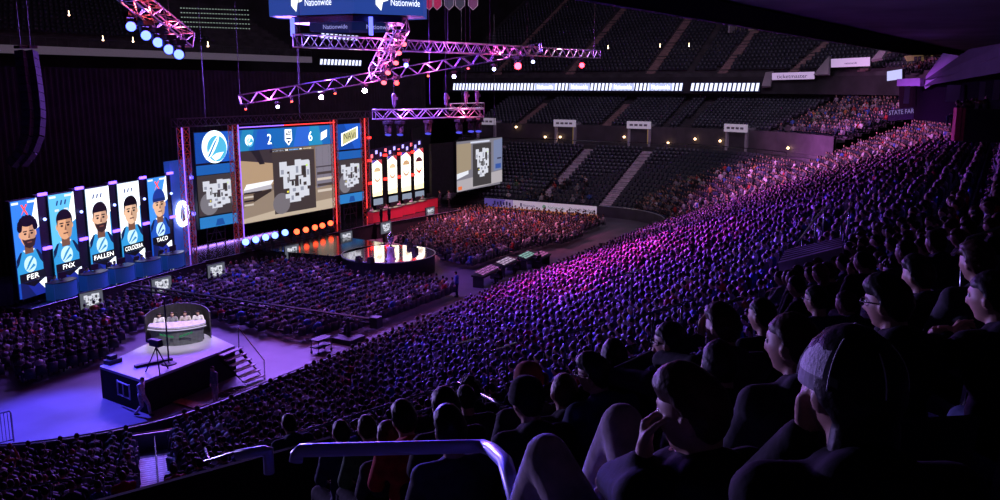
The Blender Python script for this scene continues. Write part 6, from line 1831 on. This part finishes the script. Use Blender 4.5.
for i, (a, b, dp, s) in enumerate((((478, 357), (516, 343), 20, 'first short rail among the middle of the lower crowd'), ((551, 338), (604, 323), 19, 'short rail with post in the violet part of the lower crowd'), ((430, 352), (478, 338), 24, 'second short rail among the middle of the lower crowd'), ((638, 317), (696, 299), 17, 'rail in the lower crowd just beyond the tall pale-brown hair'), ((605, 280), (640, 270), 26, 'rail high in the violet crowd beyond the tall hair'), ((698, 312), (742, 298), 13, 'rail right behind the tall pale-brown hair'))):
    rail_line([atD(*a, dp*.86), atD(*b, dp*.93)], s, .028, 2, .8)
# centre rails of stair aisles climbing the stand
rail_line([atD(781, 258, 17), atD(800, 240, 20), atD(818, 215, 25), atD(828, 205, 27)], 'handrail climbing the dark aisle beside the lit seat wall', .03, 4, .8)
rail_line([atD(836, 231, 17.5), atD(847, 212, 22), atD(852, 203, 24)], 'second handrail beyond the dark aisle, above the lit seat wall', .03, 2, .8)
rail_line([atD(961, 292, 5.6), atD(963, 248, 6.0), atD(968, 238, 6.2), atD(1004, 226, 7.0)], 'thin bent handrail arching in front of the shaggy brown head', .011, 0)
# lit wall of a stair mouth
P = [atD(778, 263, 15.5), atD(842, 247, 16.5), atD(842, 237, 18.6), atD(786, 250, 17.6)]
mb = MB(); mb.slab(P, (P[1]-P[0]).cross(P[2]-P[0]).normalized()*-.2); o = mb.build('stair_mouth_wall', mat('ribbed_wall', (.62, .56, .66), .6, noise=.2, scale=3)); 
mb = MB()
for k in range(5): t = (k+.7)/5.4; mb.tube(P[0].lerp(P[3], t), P[1].lerp(P[2], t), .02, n=5)
mb.build('rib', mat('rib_dark', (.1, .09, .12), .5), o); tag(o, 'low ribbed wall of a stair mouth catching violet light', 'wall')
P = [atD(784, 270, 15), atD(776, 262, 15.4), atD(786, 250, 16.3), atD(790, 252, 16)]

# blue-lit stair aisle at the bottom
FT = atZ(154, 431, 1.15); FT.z = 0; AD = -FT.normalized(); side = Vector((-AD.y, AD.x, 0))
o = empty('lit_stair_aisle', FT); b = Vector(o.location); mb = MB(); st = mat('blue_grey_step', (.30, .30, .36), .5, noise=.15)
for k in range(30):
    d = .35+k*.425; p_ = b+AD*d; z = zstand(max(0, (Vector((p_.x, p_.y, 0))-C1).length-R1), p_.x)+.16
    mb = MB(); c = AD*d+UZ*(z-.12); mb.box(c, (.40, 1.75, .22), 0, (AD, side, UZ)); mb.box(c-AD*.19+UZ*.112, (.05, 1.7, .012), 1, (AD, side, UZ)); mb.build('step', [st, mat('step_nosing', (.6, .6, .68), .5)], o)
tag(o, 'wide stair aisle of pale steps lit blue, leading to the floor', 'stairs')
mb = MB(); o = empty('centre_handrail', b+AD*.3+UZ*0)
pts = [AD*(d-.3)+UZ*(zleft(.93*d)+1.0) for d in (.3, 2.5, 4.5, 6.5, 8.5, 10.5)]; mb.path(pts, .025, 8); mb.build('top_rail', STEEL, o)
for d in (.4, 2.2, 4.2, 6.2, 8.2, 10.2): mb = MB(); mb.tube(AD*(d-.3)+UZ*zleft(.93*d), AD*(d-.3)+UZ*(zleft(.93*d)+1.0), .03, n=8); mb.build('post', STEEL, o)
tag(o, 'steel centre handrail of the blue-lit stair aisle', 'handrail')
# pair of gates at the foot of the stairs
o = empty('boards_gate', b); mb = MB(); mb.box(-AD*.0+UZ*.6+AD*.15, (.06, 1.7, 1.1), 0, (AD, side, UZ)); mb.build('panel', mat('gate_dark', (.05, .045, .08), .3), o); mb = MB(); mb.tube(side*-.9+UZ*1.2+AD*.15, side*.9+UZ*1.2+AD*.15, .03, n=8); mb.build('top_rail', STEEL, o); tag(o, 'dark gate in the boards at the foot of the blue-lit stairs', 'gate')

# ================================================================== overhang and the wall under it
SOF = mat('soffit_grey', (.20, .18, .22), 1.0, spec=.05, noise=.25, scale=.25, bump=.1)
ZS = 17.2
e1, e2, e3 = atZ(585, -3, ZS), atZ(930, 57, ZS), atZ(1003, 52, ZS)
g1, g2 = atZ(690, -8, ZS-.02), atZ(1003, 46, ZS-.02)
mb = MB(); k1 = e1.lerp(e2, -.25); back = Vector((4, -22, 0))
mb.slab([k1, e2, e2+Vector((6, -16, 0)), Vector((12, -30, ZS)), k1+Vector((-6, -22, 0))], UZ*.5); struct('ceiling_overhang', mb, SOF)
h1, h2 = k1, e2
nn = Vector((-(h2-h1).y, (h2-h1).x, 0)).normalized()
mb = MB(); wdt = 3.2; nc = nn if nn.dot(EYE-h1) > 0 else -nn; mb.slab([h1-UZ*.05, h2-UZ*.05, h2+nc*6.0-UZ*.05, h1+nc*3.4-UZ*.05], -UZ*.05); mb.slab([h1, h2, h2+UZ*1.6, h1+UZ*1.6], nn*.3); struct('trim_2', mb, mat('black_edge_strip', (.006, .005, .007), 1.0, spec=0.))  # black sheet under the soffit edge stands in for a dark recess
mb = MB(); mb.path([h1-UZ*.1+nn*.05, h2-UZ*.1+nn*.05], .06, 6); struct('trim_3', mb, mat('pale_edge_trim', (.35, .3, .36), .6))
# underside slab at the side, with its pale fin and columns
u = [atD(924, 86, 60), atD(968, 57, 46), atD(1010, 52, 34), atD(1010, 71, 34)]
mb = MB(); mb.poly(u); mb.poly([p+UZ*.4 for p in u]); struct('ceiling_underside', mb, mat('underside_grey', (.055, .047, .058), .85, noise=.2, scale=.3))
fin([(924, 86, 60), (926, 76, 60.5), (943, 53, 61), (969, 57.5, 47)], 'big pale triangular fin under the dark overhang')
fin([(901, 86, 64), (924.5, 86, 60), (924.5, 78, 60), (901, 79, 64)], 'shaded pale balcony wall leading to the big triangular fin')
for px0, px1, y0, y1, dep, s in ((904, 909, 86, 101, 66, 'under the big pale fin'), (947, 959, 85, 98, 50, 'beside the pink-tinted portal wall'), (979, 984, 82, 96, 42, 'third along the back wall'), (993, 999, 80, 95, 38, 'at the edge of the view')):
    a, c = atD((px0+px1)/2, y1, dep), atD((px0+px1)/2, y0, dep); mb = MB(); w = (px1-px0)/FPX*dep; mb.box((a.x, a.y, (a.z-.2+c.z)/2), (w, w, c.z-a.z+.2)); tag(mb.build('concrete_column', mat('column_grey', (.13, .11, .13), .8, noise=.2, scale=.8)), 'pale concrete column in the dark back wall, '+s, 'column')
mb = MB(); P = [atD(899, 84, 74), atD(1015, 70, 40), atD(1015, 130, 40), atD(899, 118, 74)]
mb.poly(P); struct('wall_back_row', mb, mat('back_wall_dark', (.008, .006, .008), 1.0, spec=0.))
board('glowing_board', vboard(887, 81, 902, 79, 915, 71, 887, 71.5, 84, 80), E('#b7b9ec', .9), None, 'bright pale panel under the deck beside the big fin')
o = board('glowing_board', vboard(893, 50, 917, 48, 917, 43, 893, 42.5, 86, 82), E('#9a9ad8', .9), None, 'bright striped panel high beside the big fin')
# tan glow behind the high panel, put in as a weakly glowing sheet
mb = MB(); P = [atD(905, 56, 92), atD(936, 52, 92), atD(940, 62, 92), atD(910, 66, 92)]; mb.slab(P, FW*.2); tag(mb.build('tan_glow_panel', mat('tan_glow', (.5, .35, .2), .7, 0, (.45, .28, .14), .18)), 'dim tan glow added as a sheet between the panels and the overhang', 'glow panel')
# people at the tan lit rail
cells = []
# slanted purple wall below the upper rows
def dwall(px, py0, py1, dep): return atD(px, py0, dep), atD(px, py1, dep)
W0, W1 = dwall(822, 139, 153, 103), dwall(886, 109, 119, 100)
o = empty('slanted_stand_wall', W0[1]); b = W0[1]
mb = MB(); mb.slab([p-b for p in (W0[1], W1[1], W1[0], W0[0])], FW*.3); mb.build('panel', mat('violet_wall', (.10, .07, .22), .6, noise=.2, scale=.4), o)
mb = MB(); mb.path([W0[0]-b+UZ*.2, W1[0]-b+UZ*.2], .09, 6); mb.build('top_rail', mat('violet_rail', (.5, .42, .6), .4), o)
S = Scr(W0[1]-b-FW*.1, (W1[1]-W0[1]), UZ, (W1[1]-W0[1]).length, 1.6, .02); S.step = .03
for k in range(7): S.poly([(.05+.06*k, .3), (.08+.06*k, .3), (.095+.06*k, .8), (.06+.06*k, .9)], E('#b9a8e0', .45), up=(k == 0))
S.poly([(.62, .25), (.66, .25), (.665, .9), (.64, 1.1), (.62, .8)], E('#cfc4e8', .5)); S.build('markings', o)
tag(o, 'slanted violet wall with pale markings below the filled upper corner rows', 'wall')
# white lettered sign on dark ground
board('stand_sign', vboard(888, 121, 921, 118.5, 921, 108, 888, 109.5, 70, 66), mat('sign_dark', (.015, .012, .03), .9, spec=.05), 'STATE FARM', 'dark sign with pale lettering at the top of the crowd', (.04, .5, .92, .88), '#b9b0ff')
# portal box, the pink light put into its end wall's colour
P0 = atD(955, 110, 40)
o = empty('portal_box', P0); f = Vector((.95, .3, 0)).normalized(); s2 = Vector((f.y, -f.x, 0))
mb = MB(); mb.box(s2*.12-UZ*.65, (.22, .5, 1.5), 0, (s2, f, UZ)); mb.box(s2*.34-UZ*.65, (.12, .5, 1.5), 0, (s2, f, UZ)); mb.build('pink_tint_wall', mat('pink_wall', (.6, .07, .14), .7, noise=.1), o)
mb = MB(); mb.box(s2*2.9-UZ*.7, (4.9, .4, 1.5), 0, (s2, f, UZ)); mb.build('dark_wall', BLACK, o); tag(o, 'dark portal box with a pink-tinted end wall in the back rows', 'portal')
# dark loudspeaker towers and blue sign in the far crowd
for i, (px, py0, py1, w) in enumerate(((803.5, 128, 158, 5), (810, 127, 158, 5.5), (817, 128, 160, 6))):
    a, c = atD(px, py1, 95), atD(px, py0, 95); wd = w/FPX*95; mb = MB()
    for k in range(6): z = a.z+(c.z-a.z)*(k+.5)/6; mb.box((a.x, a.y, z), (wd*.95, wd, (c.z-a.z)/6*.94))
    tag(mb.build('speaker_tower', mat('speaker_black', (.045, .04, .05), .6)), ['dark loudspeaker tower in the far crowd, nearest the blue sign', 'dark loudspeaker tower in the far crowd, middle of three', 'dark loudspeaker tower in the far crowd, beside the slanted violet wall'][i], 'speaker')
board('section_sign', vboard(795, 158, 811, 160.5, 811, 153.5, 795, 150.5, 94, 93.5), E('#4a3fb0', .6), None, 'small glowing violet-blue sign under the loudspeaker towers')
board('section_sign', vboard(807, 128, 818, 127, 818, 124, 807, 125, 101, 100), SIGN, None, 'small pale sign above the loudspeaker towers')

# ================================================================== light
def area(loc, tgt, sx, sy, power, col, name='area_light'):
    l = bpy.data.lights.new(name, 'AREA'); l.shape = 'RECTANGLE'; l.size, l.size_y = sx, sy; l.energy = power; l.color = col
    o = bpy.data.objects.new(name, l); COL.objects.link(o); o.location = loc; o.rotation_euler = (Vector(tgt)-Vector(loc)).to_track_quat('-Z', 'Y').to_euler(); return o
def spot(loc, tgt, deg, power, col, blend=.7, r=.4, name='spot'):
    l = bpy.data.lights.new(name, 'SPOT'); l.spot_size = rad(deg); l.spot_blend = blend; l.energy = power; l.color = col; l.shadow_soft_size = r
    o = bpy.data.objects.new(name, l); COL.objects.link(o); o.location = loc; o.rotation_euler = (Vector(tgt)-Vector(loc)).to_track_quat('-Z', 'Y').to_euler(); return o
def point(loc, power, col, r=.25):
    l = bpy.data.lights.new('point', 'POINT'); l.energy = power; l.color = col; l.shadow_soft_size = r
    o = bpy.data.objects.new('point', l); COL.objects.link(o); o.location = loc; return o
VIO, BLU, MAG, PNK, WRM = (.36, .18, 1.0), (.15, .13, 1.0), (1.0, .10, .75), (1.0, .55, .85), (1.0, .8, .6)
GAIN = 1.0
area((45, 46, 15), (16, 8, 8), 20, 3, 15000*GAIN, (.30, .13, 1.0))
spot((46, 45, 19), (31, 12.5, 5.5), 34, 180000*GAIN, (.13, .06, 1.0))
spot((56, 45, 19), (43, 17, 5), 40, 310000*GAIN, (.22, .045, 1.0))
spot((64, 42, 22), (45, 19.5, 4.5), 24, 560000*GAIN, (1.0, .03, .55))
spot((70, 44, 22), (66, 16, 6), 44, 200000*GAIN, (.48, .08, 1.0))
spot((74, 44, 22), (84, 14, 8), 50, 95000*GAIN, (.85, .20, .95))
spot((66, 42, 20), (95, 14, 9), 36, 36000*GAIN, (.95, .34, .9))
spot((24, 40, 15), (20.5, 33.5, 0), 34, 62000*GAIN, (.08, .065, 1.0))
spot((36, 40, 15), (34, 30, 0), 40, 6000*GAIN, (.85, .22, .8))
spot((40, 49, 14), (38, 43, 0), 80, 6500*GAIN, (.30, .14, 1.0))
spot((66, 47, 16), (68, 43, 0), 80, 32000*GAIN, (1.0, .22, .48))
spot((24, 24, 20), tuple(DC+UZ), 14, 30000*GAIN, (.95, .85, 1.0))
area((70, 30, 36), (98, 44, 4), 20, 20, 3800*GAIN, (.9, .70, 1.0))
area((80, 10, 34), (120, 20, 16), 25, 14, 1300*GAIN, (.8, .65, 1.0))
area((30, 10, 8), (24, -10, 17.2), 20, 8, 75*GAIN, (.72, .6, .85))  # added bounce light for the overhang's underside, no lamp there
area((52, 56.5, 2.0), (52, 53.3, 10), 10, 1, 300, (.4, .2, 1))
spot((22, 40, 14), (18.5, 24.5, 2), 15, 24000*GAIN, (.16, .15, 1.0))
for px, py, d, c, p in ((270, 97, 55, (.8, .1, .9), 260), (330, 86, 56, (.7, .12, 1), 260), (372, 78, 56, (1, .12, .6), 300), (430, 66, 57, (1, .15, .6), 300), (500, 54, 58, (1, .15, .5), 350), (330, 46, 48, (.35, .25, 1), 160), (400, 50, 56, (.8, .2, 1), 240), (560, 54, 72, (1, .2, .4), 350), (410, 114, 62.5, (.7, .15, 1), 220), (465, 112, 65, (1, .12, .3), 400), (150, 10, 42, (1, .08, .08), 200), (172, 28, 45, (1, .1, .2), 160), (396, 40, 51, (1, .15, .5), 240), (384, 62, 53, (1, .1, .4), 240)):
    point(atD(px, py, d)-FW*.1, p, c, .15)

spot((34, 40, 16), tuple(r0*.6+r1*.4), 1.35, 800000, (.09, .07, 1.0))  # added narrow beam to make the near rail shine blue
spot((14, 42, 10), (3.4, 1.0, 13), 13, 36000, (.42, .30, 1.0), .5)  # added key light on the close faces, in place of the stage-left screens
w = bpy.data.worlds.new('world'); SC.world = w; w.use_nodes = True
w.node_tree.nodes['Background'].inputs[0].default_value = (.10, .07, .16, 1); w.node_tree.nodes['Background'].inputs[1].default_value = .05
SC.view_settings.view_transform = 'Standard'; SC.view_settings.look = 'None'; SC.view_settings.exposure = 0; SC.view_settings.gamma = 1
SC.cycles.max_bounces = 5; SC.cycles.diffuse_bounces = 2; SC.cycles.glossy_bounces = 3; SC.cycles.sample_clamp_indirect = 4
SC.cycles.use_denoising = True
try: SC.cycles.denoiser = 'OPENIMAGEDENOISE'
except Exception: pass
